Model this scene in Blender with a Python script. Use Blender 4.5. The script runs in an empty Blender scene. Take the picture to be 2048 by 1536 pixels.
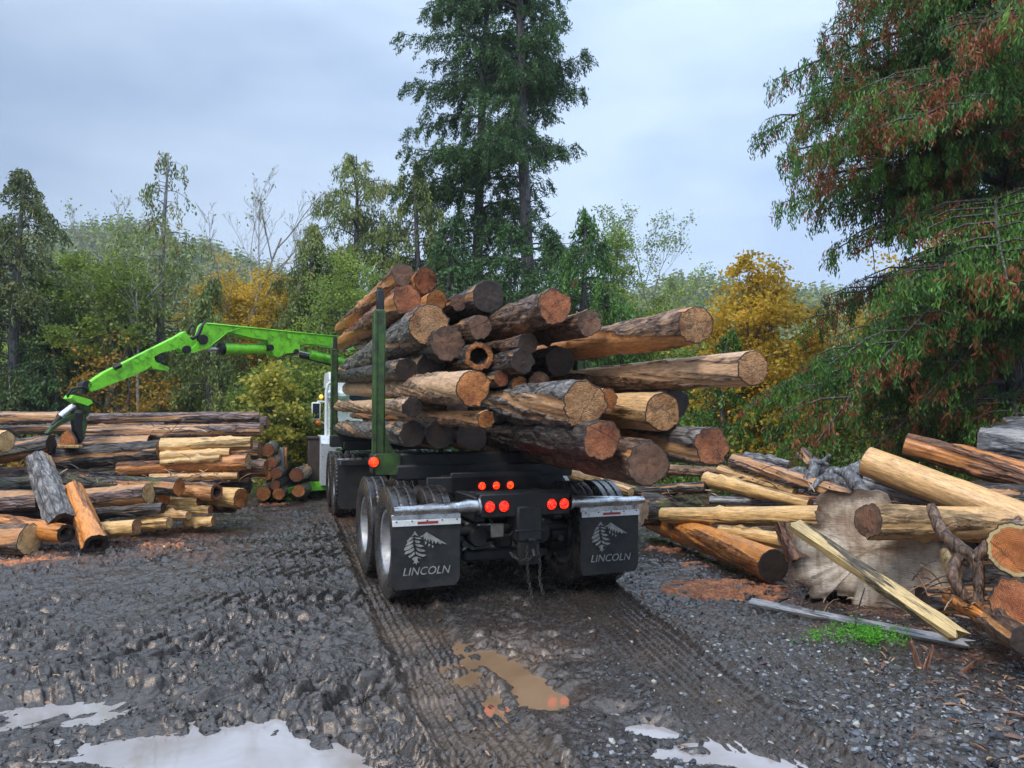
import bpy, math, random
import numpy as np
from mathutils import Vector, Matrix, Quaternion
R = math.radians
PI = math.pi
random.seed(7)
rng = np.random.default_rng(11)
scene = bpy.context.scene
C = bpy.context.collection

# ------------------------------------------------------------------ camera
CAMH, FPX, HOR = 1.75, 1540.0, 830.0
PITCH = math.atan((HOR - 768.0) / FPX)
cam_d = bpy.data.cameras.new('camera')
cam = bpy.data.objects.new('camera', cam_d)
C.objects.link(cam)
cam.location = (0, 0, CAMH)
cam.rotation_euler = (PI / 2 + PITCH, 0, 0)
cam_d.sensor_width = 36.0
cam_d.lens = FPX / 2048 * 36
cam_d.clip_end = 3000
scene.camera = cam
# ------------------------------------------------------------------ sky
SUN_EL, SUN_AZ = R(52), R(215)          # azimuth clockwise from +Y; soft light from behind left
world = bpy.data.worlds.new('World')
scene.world = world
world.use_nodes = True
wn, wl = world.node_tree.nodes, world.node_tree.links
wn.clear()
w_out = wn.new('ShaderNodeOutputWorld')
w_bg = wn.new('ShaderNodeBackground')
w_bg.inputs['Strength'].default_value = 0.10
sky = wn.new('ShaderNodeTexSky')
sky.sky_type = 'NISHITA'
sky.sun_disc = False
sky.sun_elevation = SUN_EL
sky.sun_rotation = SUN_AZ
sky.air_density = 1.5
sky.dust_density = 3.0
tc = wn.new('ShaderNodeTexCoord')
mp = wn.new('ShaderNodeMapping')
mp.inputs['Scale'].default_value = (1.3, 1.3, 3.2)
mp.inputs['Location'].default_value = (0.35, 0.1, 0.2)
cn = wn.new('ShaderNodeTexNoise')
cn.inputs['Scale'].default_value = 1.6
cn.inputs['Detail'].default_value = 5
cn.inputs['Roughness'].default_value = 0.5
cr = wn.new('ShaderNodeValToRGB')
cr.color_ramp.elements[0].position = 0.40
cr.color_ramp.elements[0].color = (3.3, 4.5, 6.6, 1)
cr.color_ramp.elements[1].position = 0.58
cr.color_ramp.elements[1].color = (5.0, 6.3, 8.2, 1)
sx = wn.new('ShaderNodeSeparateXYZ')
mr = wn.new('ShaderNodeMapRange')
mr.inputs['From Min'].default_value = -0.55
mr.inputs['From Max'].default_value = 0.25
mr.inputs['To Min'].default_value = 0.66
mr.inputs['To Max'].default_value = 1.0
mulc = wn.new('ShaderNodeVectorMath'); mulc.operation = 'SCALE'
mixs = wn.new('ShaderNodeMixRGB')
mixs.inputs['Fac'].default_value = 0.88
wl.new(tc.outputs['Generated'], mp.inputs['Vector'])
wl.new(mp.outputs['Vector'], cn.inputs['Vector'])
wl.new(cn.outputs['Fac'], cr.inputs['Fac'])
wl.new(tc.outputs['Generated'], sx.inputs['Vector'])
wl.new(sx.outputs['X'], mr.inputs['Value'])
wl.new(cr.outputs['Color'], mulc.inputs[0])
mz = wn.new('ShaderNodeMapRange')          # an overcast sky is brightest overhead
mz.interpolation_type = 'SMOOTHSTEP'
for k_, v_ in (('From Min', .42), ('From Max', .85), ('To Min', 1.0), ('To Max', 2.5)): mz.inputs[k_].default_value = v_
wl.new(sx.outputs['Z'], mz.inputs['Value'])
mm_ = wn.new('ShaderNodeMath'); mm_.operation = 'MULTIPLY'
wl.new(mr.outputs['Result'], mm_.inputs[0]); wl.new(mz.outputs['Result'], mm_.inputs[1])
wl.new(mm_.outputs[0], mulc.inputs['Scale'])
wl.new(sky.outputs['Color'], mixs.inputs['Color1'])
wl.new(mulc.outputs['Vector'], mixs.inputs['Color2'])
wl.new(mixs.outputs['Color'], w_bg.inputs['Color'])
wl.new(w_bg.outputs['Background'], w_out.inputs['Surface'])
# ------------------------------------------------------------------ sun behind the overcast
sd = bpy.data.lights.new('sun', 'SUN')
sd.energy = 1.5
sd.angle = R(22)
sd.color = (1.0, 0.95, 0.88)
sun = bpy.data.objects.new('sun', sd)
C.objects.link(sun)
dv = Vector((math.sin(SUN_AZ) * math.cos(SUN_EL), math.cos(SUN_AZ) * math.cos(SUN_EL), math.sin(SUN_EL)))
sun.rotation_euler = dv.to_track_quat('Z', 'Y').to_euler()
sun.location = (0, 0, 60)
scene.view_settings.view_transform = 'Standard'
scene.view_settings.look = 'None'
scene.view_settings.exposure = 0.70
scene.view_settings.gamma = 1.0
scene.cycles.max_bounces = 6
scene.cycles.diffuse_bounces = 3
scene.cycles.glossy_bounces = 3
scene.cycles.transparent_max_bounces = 8
scene.cycles.use_adaptive_sampling = True

# ------------------------------------------------------------------ helpers
def at(px, py, D):
    """point that the photograph shows at pixel px,py when it stands D metres ahead"""
    a, v = (px - 1024) / FPX, (768 - py) / FPX
    y = math.cos(PITCH) - math.sin(PITCH) * v
    z = math.sin(PITCH) + math.cos(PITCH) * v
    return Vector((a / y * D, D, CAMH + z / y * D))

def gnd(px, py, z=0.0):
    a, v = (px - 1024) / FPX, (768 - py) / FPX
    y = math.cos(PITCH) - math.sin(PITCH) * v
    zz = math.sin(PITCH) + math.cos(PITCH) * v
    D = (z - CAMH) / zz * y
    return Vector((a / y * D, D, z))

def tag(o, label=None, cat=None, group=None, kind=None):
    if label: o['label'] = label
    if cat: o['category'] = cat
    if group: o['group'] = group
    if kind: o['kind'] = kind
    return o

def empty(name, loc, rz=0.0, label=None, cat=None, group=None):
    o = bpy.data.objects.new(name, None)
    C.objects.link(o)
    o.location = loc
    o.rotation_euler = (0, 0, rz)
    o.empty_display_size = 0.3
    return tag(o, label, cat, group)

def h2(ix, iy, s):
    n = (ix.astype(np.int64) * 374761393 + iy.astype(np.int64) * 668265263 + int(s) * 1274126177) & 0x7fffffff
    n = ((n ^ (n >> 13)) * 1103515245 + 12345) & 0x7fffffff
    n = ((n ^ (n >> 15)) * 214013 + 2531011) & 0x7fffffff
    return ((n >> 8) & 0xffff) / 65535.0

def vn(x, y, s=0):
    """value noise, 0..1"""
    x = np.asarray(x, float); y = np.asarray(y, float)
    ix, iy = np.floor(x), np.floor(y)
    fx, fy = x - ix, y - iy
    fx = fx * fx * (3 - 2 * fx); fy = fy * fy * (3 - 2 * fy)
    ix = ix.astype(np.int64); iy = iy.astype(np.int64)
    a, b = h2(ix, iy, s), h2(ix + 1, iy, s)
    c, d = h2(ix, iy + 1, s), h2(ix + 1, iy + 1, s)
    return (a * (1 - fx) + b * fx) * (1 - fy) + (c * (1 - fx) + d * fx) * fy

def fbm(x, y, s=0, o=4, g=0.5):
    t, a, n = 0, 1.0, 0.0
    for k in range(o):
        t = t + a * vn(x * 2 ** k, y * 2 ** k, s + k * 17); n += a; a *= g
    return t / n

def sstep(a, b, x):
    t = np.clip((x - a) / (b - a), 0, 1)
    return t * t * (3 - 2 * t)

def mesh_np(name, V, F, mat=None, parent=None, smooth=True, attrs=None, flat_attr=None):
    """V (n,3); F (m,k) int array, or a list of such arrays"""
    me = bpy.data.meshes.new(name)
    V = np.asarray(V, np.float32)
    Fs = F if isinstance(F, list) else [F]
    Fs = [np.asarray(f, np.int32) for f in Fs if len(f)]
    me.vertices.add(len(V)); me.vertices.foreach_set('co', V.ravel())
    tot = sum(f.size for f in Fs); nf = sum(len(f) for f in Fs)
    me.loops.add(tot); me.polygons.add(nf)
    me.loops.foreach_set('vertex_index', np.concatenate([f.ravel() for f in Fs]))
    lt = np.concatenate([np.full(len(f), f.shape[1], np.int32) for f in Fs])
    ls = np.concatenate([[0], np.cumsum(lt)[:-1]]).astype(np.int32)
    me.polygons.foreach_set('loop_start', ls)
    me.polygons.foreach_set('use_smooth', np.full(nf, smooth, bool))
    if attrs:
        for k, a in attrs.items():
            dom = 'FACE' if len(a) == nf and len(a) != len(V) else 'POINT'
            at_ = me.attributes.new(k, 'FLOAT', dom)
            at_.data.foreach_set('value', np.asarray(a, np.float32))
    me.update(calc_edges=True)
    me.validate()
    if mat:
        for m in (mat if isinstance(mat, (list, tuple)) else [mat]): me.materials.append(m)
    o = bpy.data.objects.new(name, me)
    C.objects.link(o)
    if parent: o.parent = parent
    return o

class MB:
    """collects simple solids, builds them as ONE mesh"""
    def __init__(s): s.v = []; s.f = []; s.n = 0
    def add(s, V, F):
        V = [tuple(p) for p in V]
        s.v += V; s.f += [tuple(i + s.n for i in f) for f in F]; s.n += len(V)
        return s
    def box(s, c, d, bev=0.0, M=None):
        x, y, z = d[0] / 2, d[1] / 2, d[2] / 2
        b = min(bev, x * .9, y * .9, z * .9)
        V, F = [], []
        if b <= 0:
            V = [(sx_ * x, sy * y, sz * z) for sz in (-1, 1) for sy in (-1, 1) for sx_ in (-1, 1)]
            F = [(0, 2, 3, 1), (4, 5, 7, 6), (0, 1, 5, 4), (2, 6, 7, 3), (0, 4, 6, 2), (1, 3, 7, 5)]
        else:
            idx = {}
            for sx_ in (-1, 1):
                for sy in (-1, 1):
                    for sz in (-1, 1):
                        for a in range(3):
                            p = [sx_ * (x - b), sy * (y - b), sz * (z - b)]
                            p[a] = (sx_ * x, sy * y, sz * z)[a]
                            idx[(sx_, sy, sz, a)] = len(V); V.append(tuple(p))
            g = lambda *k: idx[k]
            for q in (-1, 1):
                f = [g(q, -1, -1, 0), g(q, 1, -1, 0), g(q, 1, 1, 0), g(q, -1, 1, 0)]; F.append(f if q > 0 else f[::-1])
                f = [g(-1, q, -1, 1), g(-1, q, 1, 1), g(1, q, 1, 1), g(1, q, -1, 1)]; F.append(f if q > 0 else f[::-1])
                f = [g(-1, -1, q, 2), g(1, -1, q, 2), g(1, 1, q, 2), g(-1, 1, q, 2)]; F.append(f if q > 0 else f[::-1])
            for q in (-1, 1):
                for w in (-1, 1):
                    f = [g(q, w, -1, 0), g(q, w, -1, 1), g(q, w, 1, 1), g(q, w, 1, 0)]; F.append(f)
                    f = [g(q, -1, w, 0), g(q, -1, w, 2), g(q, 1, w, 2), g(q, 1, w, 0)]; F.append(f)
                    f = [g(-1, q, w, 1), g(-1, q, w, 2), g(1, q, w, 2), g(1, q, w, 1)]; F.append(f)
                    for e in (-1, 1): F.append([g(q, w, e, 0), g(q, w, e, 1), g(q, w, e, 2)])
        V = [Vector(p) for p in V]
        if M is not None: V = [M @ p for p in V]
        return s.add([p + Vector(c) for p in V], F)
    def tube(s, pts, rad, n=12, cap=True):
        pts = [Vector(p) for p in pts]
        if not hasattr(rad, '__len__'): rad = [rad] * len(pts)
        V, F = [], []
        up = Vector((0, 0, 1))
        d0 = (pts[1] - pts[0]).normalized()
        if abs(d0.dot(up)) > .95: up = Vector((1, 0, 0))
        for i, p in enumerate(pts):
            d = (pts[min(i + 1, len(pts) - 1)] - pts[max(i - 1, 0)]).normalized()
            a = d.cross(up).normalized(); b = a.cross(d).normalized(); up = b
            for k in range(n):
                t = 2 * PI * k / n
                V.append(p + (a * math.cos(t) + b * math.sin(t)) * rad[i])
        for i in range(len(pts) - 1):
            for k in range(n):
                k2 = (k + 1) % n
                F.append((i * n + k, i * n + k2, (i + 1) * n + k2, (i + 1) * n + k))
        if cap:
            F.append(tuple(range(n))[::-1]); F.append(tuple((len(pts) - 1) * n + k for k in range(n)))
        return s.add(V, F)
    def lathe(s, prof, c=(0, 0, 0), axis=0, n=24, M=None):
        """prof: (radius, height) pairs around the axis"""
        V, F = [], []
        m = len(prof)
        for k in range(n):
            t = 2 * PI * k / n
            for r, h in prof:
                p = [h, r * math.cos(t), r * math.sin(t)]
                p = [p[(i - axis) % 3] for i in range(3)]
                V.append(Vector(p))
        for k in range(n):
            k2 = (k + 1) % n
            for i in range(m - 1):
                F.append((k * m + i, k2 * m + i, k2 * m + i + 1, k * m + i + 1))
        if M is not None: V = [M @ p for p in V]
        return s.add([p + Vector(c) for p in V], F)
    def prism(s, poly, to3, thick):
        """poly: list of 2d points, to3(p2, t)-> 3d, t in 0..1 across the thickness"""
        n = len(poly)
        V = [to3(p, 0) for p in poly] + [to3(p, thick) for p in poly]
        F = [tuple(range(n)), tuple(range(n, 2 * n))[::-1]]
        for i in range(n):
            j = (i + 1) % n
            F.append((i, i + n, j + n, j))
        return s.add(V, F)
    def build(s, name, mat, parent=None, smooth=False, label=None):
        me = bpy.data.meshes.new(name)
        me.from_pydata(s.v, [], s.f)
        import bmesh
        bm = bmesh.new(); bm.from_mesh(me)
        bmesh.ops.recalc_face_normals(bm, faces=bm.faces)
        if smooth == 'auto':
            for f in bm.faces: f.smooth = True
            for e in bm.edges:
                e.smooth = not (len(e.link_faces) != 2 or e.calc_face_angle(0) > R(38))
        else:
            for f in bm.faces: f.smooth = bool(smooth)
        bm.to_mesh(me); bm.free()
        for m in (mat if isinstance(mat, (list, tuple)) else [mat]): me.materials.append(m)
        o = bpy.data.objects.new(name, me)
        C.objects.link(o)
        if parent: o.parent = parent
        if label: o['label'] = label
        return o

# ------------------------------------------------------------------ materials
class NT:
    def __init__(s, name):
        s.m = bpy.data.materials.new(name); s.m.use_nodes = True
        s.n = s.m.node_tree.nodes; s.l = s.m.node_tree.links
        s.b = s.n['Principled BSDF']
        s.out = s.n['Material Output']
    def new(s, t, **kw):
        x = s.n.new(t)
        for k, v in kw.items():
            if k in x.inputs: x.inputs[k].default_value = v
            else: setattr(x, k, v)
        return x
    def link(s, a, b): s.l.new(a, b)
    def coord(s, scale=(1, 1, 1), rnd=True, kind='Object'):
        t = s.new('ShaderNodeTexCoord')
        m = s.new('ShaderNodeMapping'); m.inputs['Scale'].default_value = scale
        s.link(t.outputs[kind], m.inputs['Vector'])
        if rnd:
            oi = s.new('ShaderNodeObjectInfo')
            mu = s.new('ShaderNodeMath', operation='MULTIPLY'); mu.inputs[1].default_value = 91.7
            s.link(oi.outputs['Random'], mu.inputs[0])
            s.link(mu.outputs[0], m.inputs['Location'])
        return m.outputs['Vector']
    def noise(s, vec, scale, detail=5, rough=.55, dist=0.0):
        x = s.new('ShaderNodeTexNoise'); x.inputs['Scale'].default_value = scale
        x.inputs['Detail'].default_value = detail; x.inputs['Roughness'].default_value = rough
        x.inputs['Distortion'].default_value = dist
        s.link(vec, x.inputs['Vector']); return x.outputs['Fac']
    def ramp(s, fac, stops, interp='LINEAR'):
        x = s.new('ShaderNodeValToRGB'); cr_ = x.color_ramp; cr_.interpolation = interp
        while len(cr_.elements) < len(stops): cr_.elements.new(0.5)
        for e, (p, c) in zip(cr_.elements, stops):
            e.position = p; e.color = (*c, 1) if hasattr(c, '__len__') else (c, c, c, 1)
        s.link(fac, x.inputs['Fac']); return x.outputs['Color']
    def mix(s, fac, a, b, mode='MIX'):
        x = s.new('ShaderNodeMixRGB', blend_type=mode)
        for inp, v in ((x.inputs['Fac'], fac), (x.inputs['Color1'], a), (x.inputs['Color2'], b)):
            if hasattr(v, 'is_linked') or isinstance(v, bpy.types.NodeSocket): s.link(v, inp)
            elif hasattr(v, '__len__'): inp.default_value = (*v, 1)
            else: inp.default_value = v
        return x.outputs['Color']
    def attr(s, name):
        x = s.new('ShaderNodeAttribute', attribute_name=name); return x.outputs['Fac']
    def bump(s, h, dist, strength=1.0, prev=None):
        x = s.new('ShaderNodeBump'); x.inputs['Distance'].default_value = dist
        x.inputs['Strength'].default_value = strength
        s.link(h, x.inputs['Height'])
        if prev is not None: s.link(prev, x.inputs['Normal'])
        return x.outputs['Normal']
    def fin(s, color=None, rough=None, normal=None, metal=None, spec=None, ior=None):
        for nm, v in (('Base Color', color), ('Roughness', rough), ('Normal', normal), ('Metallic', metal),
                      ('Specular IOR Level', spec), ('IOR', ior)):
            if v is None: continue
            i = s.b.inputs[nm]
            if isinstance(v, bpy.types.NodeSocket): s.link(v, i)
            elif hasattr(v, '__len__'): i.default_value = (*v, 1)
            else: i.default_value = v
        return s.m

AMT = {}
def bark_mat(name, cols, patch, amt, rough=.55, crack=.9, wet=.35, moss=0.0):
    """cols: dark->light bark; patch: exposed wood; amt 0..1 how much wood shows; long grain along local Z"""
    t = NT(name)
    v1 = t.coord((1, 1, .11)); v2 = t.coord((1, 1, .35)); v3 = t.coord((1, 1, 1)); v4 = t.coord((1, 1, .3))
    st = t.noise(v1, 34, 6, .62, .5)
    pl = t.noise(v2, 17, 5, .6, 1.1)
    lo = t.noise(v4, 2.6, 4, .55, .4)
    s2 = t.mix(.5, st, pl)
    c = t.ramp(s2, [(.34, cols[0]), (.46, cols[1]), (.56, cols[2]), (.68, cols[3] if len(cols) > 3 else cols[2])])
    c = t.mix(t.ramp(t.noise(v3, 5, 3), [(.4, 0), (.65, .45)]), c, tuple(x * .5 for x in cols[1]))
    pw = t.ramp(t.noise(v1, 70, 6, .72), [(.34, tuple(x * .30 for x in patch)), (.44, tuple(x * .75 for x in patch)), (.56, patch), (.68, tuple(min(1, x * 1.35) for x in patch))])
    kv = t.new('ShaderNodeTexVoronoi'); kv.inputs['Scale'].default_value = 2.6; t.link(t.coord((1, 1, .55)), kv.inputs['Vector'])
    pw = t.mix(t.ramp(kv.outputs['Distance'], [(.05, .85), (.11, 0)]), pw, tuple(x * .22 for x in patch))
    stn = t.ramp(t.noise(t.coord((1, 1, .4)), 4.2, 6, .72, .8), [(.50, 0), (.64, .62)])
    pw = t.mix(stn, pw, tuple(x * .42 + .02 for x in patch))
    if amt > 0:
        th = .5 + (.5 - amt) * .42
        # ragged edges: low noise blended with fine grain
        AMT[name] = th
        msk = t.mix(.24, t.attr('bare'), st)
        m = t.ramp(msk, [(max(th - .012, 0), 0), (min(th + .012, 1), 1)])
        c = t.mix(m, c, pw)
    else:
        m = None
    if moss > 0:
        mm = t.ramp(t.noise(v3, 3.3, 5, .7), [(.62 - moss * .2, 0), (.72 - moss * .2, 1)])
        c = t.mix(mm, c, (.075, .095, .02))
    h = t.mix(.45, st, pl)
    if m is not None:
        hh = t.mix(m, h, t.mix(.82, h, (.25, .25, .25)))
    else: hh = h
    # transverse dents and cracks
    vor = t.new('ShaderNodeTexVoronoi', feature='DISTANCE_TO_EDGE'); vor.inputs['Scale'].default_value = 9
    vv = t.coord((1, 1, .28)); 
    ds = t.noise(vv, 6, 3); mx = t.mix(.12, vv, ds); t.link(mx, vor.inputs['Vector'])
    ck = t.ramp(vor.outputs['Distance'], [(.0, 0), (.09, 1)])
    nck = t.mix(crack, (1, 1, 1), ck)
    if m is not None: nck = t.mix(m, nck, (1, 1, 1))
    c = t.mix(.7, c, nck, 'MULTIPLY')
    n = t.bump(nck, .014, .7)
    n = t.bump(hh, .034, 1.0, n)
    r = t.ramp(t.noise(v3, 7, 3), [(.35, wet), (.7, rough)])
    return t.fin(c, r, n, spec=.45)

def end_mat(name, a, b, heart, dark=(.05, .03, .02), rings=1.0, furry=.5, sap=None, stain=.35):
    t = NT(name)
    v = t.coord((1, 1, 1)); rr = t.attr('rr')
    tcn = t.new('ShaderNodeTexCoord')
    ring_in = t.mix(.10, (0, 0, 0), t.noise(v, 5, 3))
    ad = t.new('ShaderNodeMath', operation='ADD'); t.link(rr, ad.inputs[0])
    nm = t.new('ShaderNodeMath', operation='MULTIPLY'); nm.inputs[1].default_value = .09
    t.link(t.noise(v, 4.5, 4), nm.inputs[0]); t.link(nm.outputs[0], ad.inputs[1])
    sn = t.new('ShaderNodeMath', operation='MULTIPLY'); sn.inputs[1].default_value = 95; t.link(ad.outputs[0], sn.inputs[0])
    si = t.new('ShaderNodeMath', operation='SINE'); t.link(sn.outputs[0], si.inputs[0])
    mr_ = t.new('ShaderNodeMapRange'); mr_.inputs['From Min'].default_value = -1; t.link(si.outputs[0], mr_.inputs['Value'])
    ring = mr_.outputs['Result']
    vg = t.coord((1, 5, 1)); saw = t.noise(vg, 42, 5, .7, .8)
    base = t.ramp(t.noise(v, 6, 6, .7), [(.36, a), (.5, b), (.62, tuple(min(1, x * 1.45) for x in b))])
    hm = t.ramp(ad.outputs[0], [(.0, 1), (.45, .8), (.8, 0)])
    c = t.mix(hm, base, t.mix(.5, base, heart))
    c = t.mix(.5 * rings, c, t.ramp(ring, [(.1, .25), (.6, 1)]), 'MULTIPLY')
    c = t.mix(min(1, furry * 1.3), c, t.ramp(saw, [(.38, .10), (.47, .55), (.55, 1)]), 'MULTIPLY')
    rad = t.new('ShaderNodeTexVoronoi', feature='DISTANCE_TO_EDGE'); rad.inputs['Scale'].default_value = 3.2; t.link(t.mix(.3, v, t.noise(v, 6, 4)), rad.inputs['Vector'])
    c = t.mix(.75, c, t.ramp(rad.outputs['Distance'], [(.0, .12), (.018, 1)]), 'MULTIPLY')
    c = t.mix(t.ramp(t.noise(v, 3.1, 4, .6), [(.5, 0), (.72, stain)]), c, dark)
    if sap: c = t.mix(t.ramp(ad.outputs[0], [(.84, 0), (.88, 1)]), c, sap)
    c = t.mix(t.ramp(t.mix(.12, rr, t.noise(v, 16, 4, .7)), [(.872, 0), (.895, 1)]), c, dark)
    mudm = t.ramp(t.noise(v, 5.5, 6, .75, .8), [(.56, 0), (.66, .6)]); c = t.mix(mudm, c, (.05, .032, .022))
    h = t.mix(.4, saw, ring)
    n = t.bump(h, .02, .6 * max(furry, .3))
    return t.fin(c, .6, n, spec=.35)

def paint_mat(name, col, rough=.35, dirt=.3, dcol=(.04, .03, .02), metal=0.0, scale=6, spec=.5, drt2=None):
    t = NT(name); v = t.coord((1, 1, 1))
    d = t.ramp(t.noise(v, scale, 6, .68), [(.60 - dirt * .35, 0), (.78 - dirt * .2, .85)])
    c = t.mix(d, col, dcol)
    c2 = t.mix(.25, c, t.ramp(t.noise(v, scale * 5, 4, .7), [(.3, .45), (.6, 1)]), 'MULTIPLY')
    r = t.ramp(t.noise(v, scale * 1.7, 4), [(.3, rough), (.75, min(1, rough + .35))])
    return t.fin(c2, r, t.bump(t.noise(v, scale * 8, 4), .002, .4), metal=metal, spec=spec)

def leaf_mat(name, cols, trans=.25, rough=.5):
    t = NT(name)
    a = t.attr('rnd')
    oi = t.coord((1, 1, 1), rnd=True)
    cl = t.noise(oi, .55, 3, .6)
    f = t.mix(.42, a, t.ramp(cl, [(.3, 0), (.7, 1)]))
    n = len(cols)
    c = t.ramp(f, [(.08 + .84 * i / (n - 1), cols[i]) for i in range(n)])
    t.fin(c, rough, spec=.35)
    tr = t.new('ShaderNodeBsdfTranslucent'); t.link(c, tr.inputs['Color'])
    mx = t.new('ShaderNodeMixShader'); mx.inputs['Fac'].default_value = trans
    t.link(t.b.outputs['BSDF'], mx.inputs[1]); t.link(tr.outputs['BSDF'], mx.inputs[2])
    t.link(mx.outputs['Shader'], t.out.inputs['Surface'])
    return t.m

M = {}
# bark
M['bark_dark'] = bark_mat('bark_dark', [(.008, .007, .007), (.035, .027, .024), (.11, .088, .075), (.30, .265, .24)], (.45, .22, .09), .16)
M['bark_brown'] = bark_mat('bark_brown', [(.02, .012, .008), (.10, .055, .033), (.25, .145, .09), (.44, .30, .20)], (.55, .25, .09), .32)
M['bark_red'] = bark_mat('bark_red', [(.025, .012, .008), (.13, .05, .024), (.32, .14, .065), (.5, .29, .16)], (.6, .24, .075), .42)
M['bark_grey'] = bark_mat('bark_grey', [(.018, .016, .015), (.10, .088, .08), (.28, .25, .225), (.5, .46, .43)], (.52, .29, .14), .26)
M['bark_lilac'] = bark_mat('bark_lilac', [(.022, .014, .013), (.13, .08, .07), (.32, .22, .19), (.52, .41, .38)], (.55, .28, .12), .28)
M['bark_mossy'] = bark_mat('bark_mossy', [(.012, .011, .01), (.045, .04, .035), (.15, .125, .10), (.3, .27, .24)], (.45, .2, .08), .25, moss=.5)
M['bark_tan'] = bark_mat('bark_tan', [(.03, .016, .01), (.17, .09, .05), (.42, .25, .14), (.62, .44, .29)], (.64, .28, .10), .42)
M['peel_pale'] = bark_mat('peel_pale', [(.10, .05, .02), (.30, .17, .07), (.5, .31, .13), (.66, .45, .22)], (.74, .43, .18), .72, crack=.5)
M['peel_orange'] = bark_mat('peel_orange', [(.05, .02, .01), (.20, .07, .02), (.42, .16, .04), (.6, .28, .09)], (.74, .27, .055), .74, crack=.5, wet=.18, rough=.45)
M['peel_yellow'] = bark_mat('peel_yellow', [(.12, .06, .02), (.34, .2, .07), (.55, .36, .14), (.7, .5, .22)], (.76, .46, .18), .78, crack=.4)
M['bark_pale'] = bark_mat('bark_pale', [(.05, .03, .02), (.24, .14, .08), (.48, .31, .19), (.66, .49, .34)], (.66, .40, .22), .66)
M['grey_wood'] = bark_mat('grey_wood', [(.03, .03, .032), (.12, .12, .125), (.28, .28, .29), (.5, .5, .52)], (.38, .36, .35), .4, crack=.6)
# cut ends
M['end_tan'] = end_mat('end_tan', (.34, .13, .045), (.66, .33, .13), (.72, .42, .2), furry=.8)
M['end_orange'] = end_mat('end_orange', (.34, .10, .03), (.70, .26, .07), (.52, .15, .04), furry=.6)
M['end_red'] = end_mat('end_red', (.18, .055, .025), (.46, .165, .065), (.5, .14, .05), furry=.6)
M['end_brown'] = end_mat('end_brown', (.10, .055, .035), (.24, .13, .08), (.3, .13, .06), furry=.5)
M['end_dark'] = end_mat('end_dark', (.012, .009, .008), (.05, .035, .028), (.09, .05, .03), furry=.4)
M['end_pale'] = end_mat('end_pale', (.5, .30, .12), (.72, .48, .22), (.66, .36, .12), furry=.12, stain=.2)
M['end_sap'] = end_mat('end_sap', (.34, .11, .035), (.55, .19, .055), (.42, .12, .03), furry=.3, sap=(.5, .38, .18))
M['end_grey'] = end_mat('end_grey', (.36, .26, .18), (.66, .55, .43), (.6, .46, .33), furry=.62, stain=.8, dark=(.17, .085, .045), rings=.1)
M['plank'] = bark_mat('dirty_plank', [(.02, .015, .01), (.07, .05, .03), (.2, .15, .09), (.36, .28, .17)], (.60, .42, .18), .42, crack=.6)
M['hollow'] = end_mat('hollow', (.012, .006, .004), (.05, .02, .012), (.03, .012, .008), furry=.3)
def slab_mat():
    t = NT('butt_slab'); v = t.coord((1, 1, 1), rnd=False); rr = t.attr('rr')
    c = t.ramp(t.noise(v, 2.4, 6, .62, .6), [(.34, (.24, .145, .09)), (.47, (.50, .38, .27)), (.6, (.66, .55, .43)), (.75, (.74, .65, .54))])
    saw = t.noise(t.coord((.5, 1, 7), rnd=False), 22, 6, .7, .3)
    c = t.mix(.8, c, t.ramp(saw, [(.36, .35), (.47, .85), (.56, 1)]), 'MULTIPLY')
    drip = t.noise(t.coord((5, 1, .6), rnd=False), 3, 5, .65)
    c = t.mix(t.ramp(drip, [(.52, 0), (.7, .6)]), c, (.20, .10, .05))
    edge = t.mix(.35, rr, t.noise(v, 7, 5, .7))
    c = t.mix(t.ramp(edge, [(.66, 0), (.78, .85)]), c, (.09, .055, .035))
    return t.fin(c, .55, t.bump(saw, .02, .6), spec=.4)
M['slab'] = slab_mat()
# metal etc
M['green'] = paint_mat('loader_green', (.24, .78, .035), .3, .36, (.05, .09, .02), scale=5)
M['green_dark'] = paint_mat('stake_green', (.055, .13, .018), .4, .8, (.012, .014, .010), scale=9)
M['black'] = paint_mat('black_steel', (.012, .012, .013), .45, .3, (.03, .024, .02))
M['rubber_flap'] = paint_mat('flap_rubber', (.014, .017, .018), .40, .55, (.045, .038, .033), scale=7)
M['chrome'] = paint_mat('chrome', (.62, .62, .62), .16, .34, (.10, .085, .07), metal=1.0, scale=9)
M['rod'] = paint_mat('piston_rod', (.75, .75, .78), .12, .05, metal=1.0)
M['white'] = paint_mat('white_paint', (.78, .80, .82), .3, .15, (.2, .17, .14))
M['rim'] = paint_mat('alloy_rim', (.42, .42, .42), .42, .45, (.14, .12, .10), metal=.7)
M['strip_w'] = paint_mat('reflector_white', (.75, .75, .72), .25, .1)
M['strip_r'] = paint_mat('reflector_red', (.35, .03, .02), .25, .1)
M['letter'] = paint_mat('flap_print', (.34, .34, .31), .5, .5, (.12, .115, .105), scale=14)
M['glass'] = NT('dark_glass').fin((.02, .03, .04), .06)
M['orange'] = paint_mat('marker_orange', (.75, .22, .03), .3, .05)
M['chain'] = paint_mat('chain_steel', (.10, .095, .09), .35, .4, (.03, .02, .015), metal=.8, scale=20)

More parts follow.
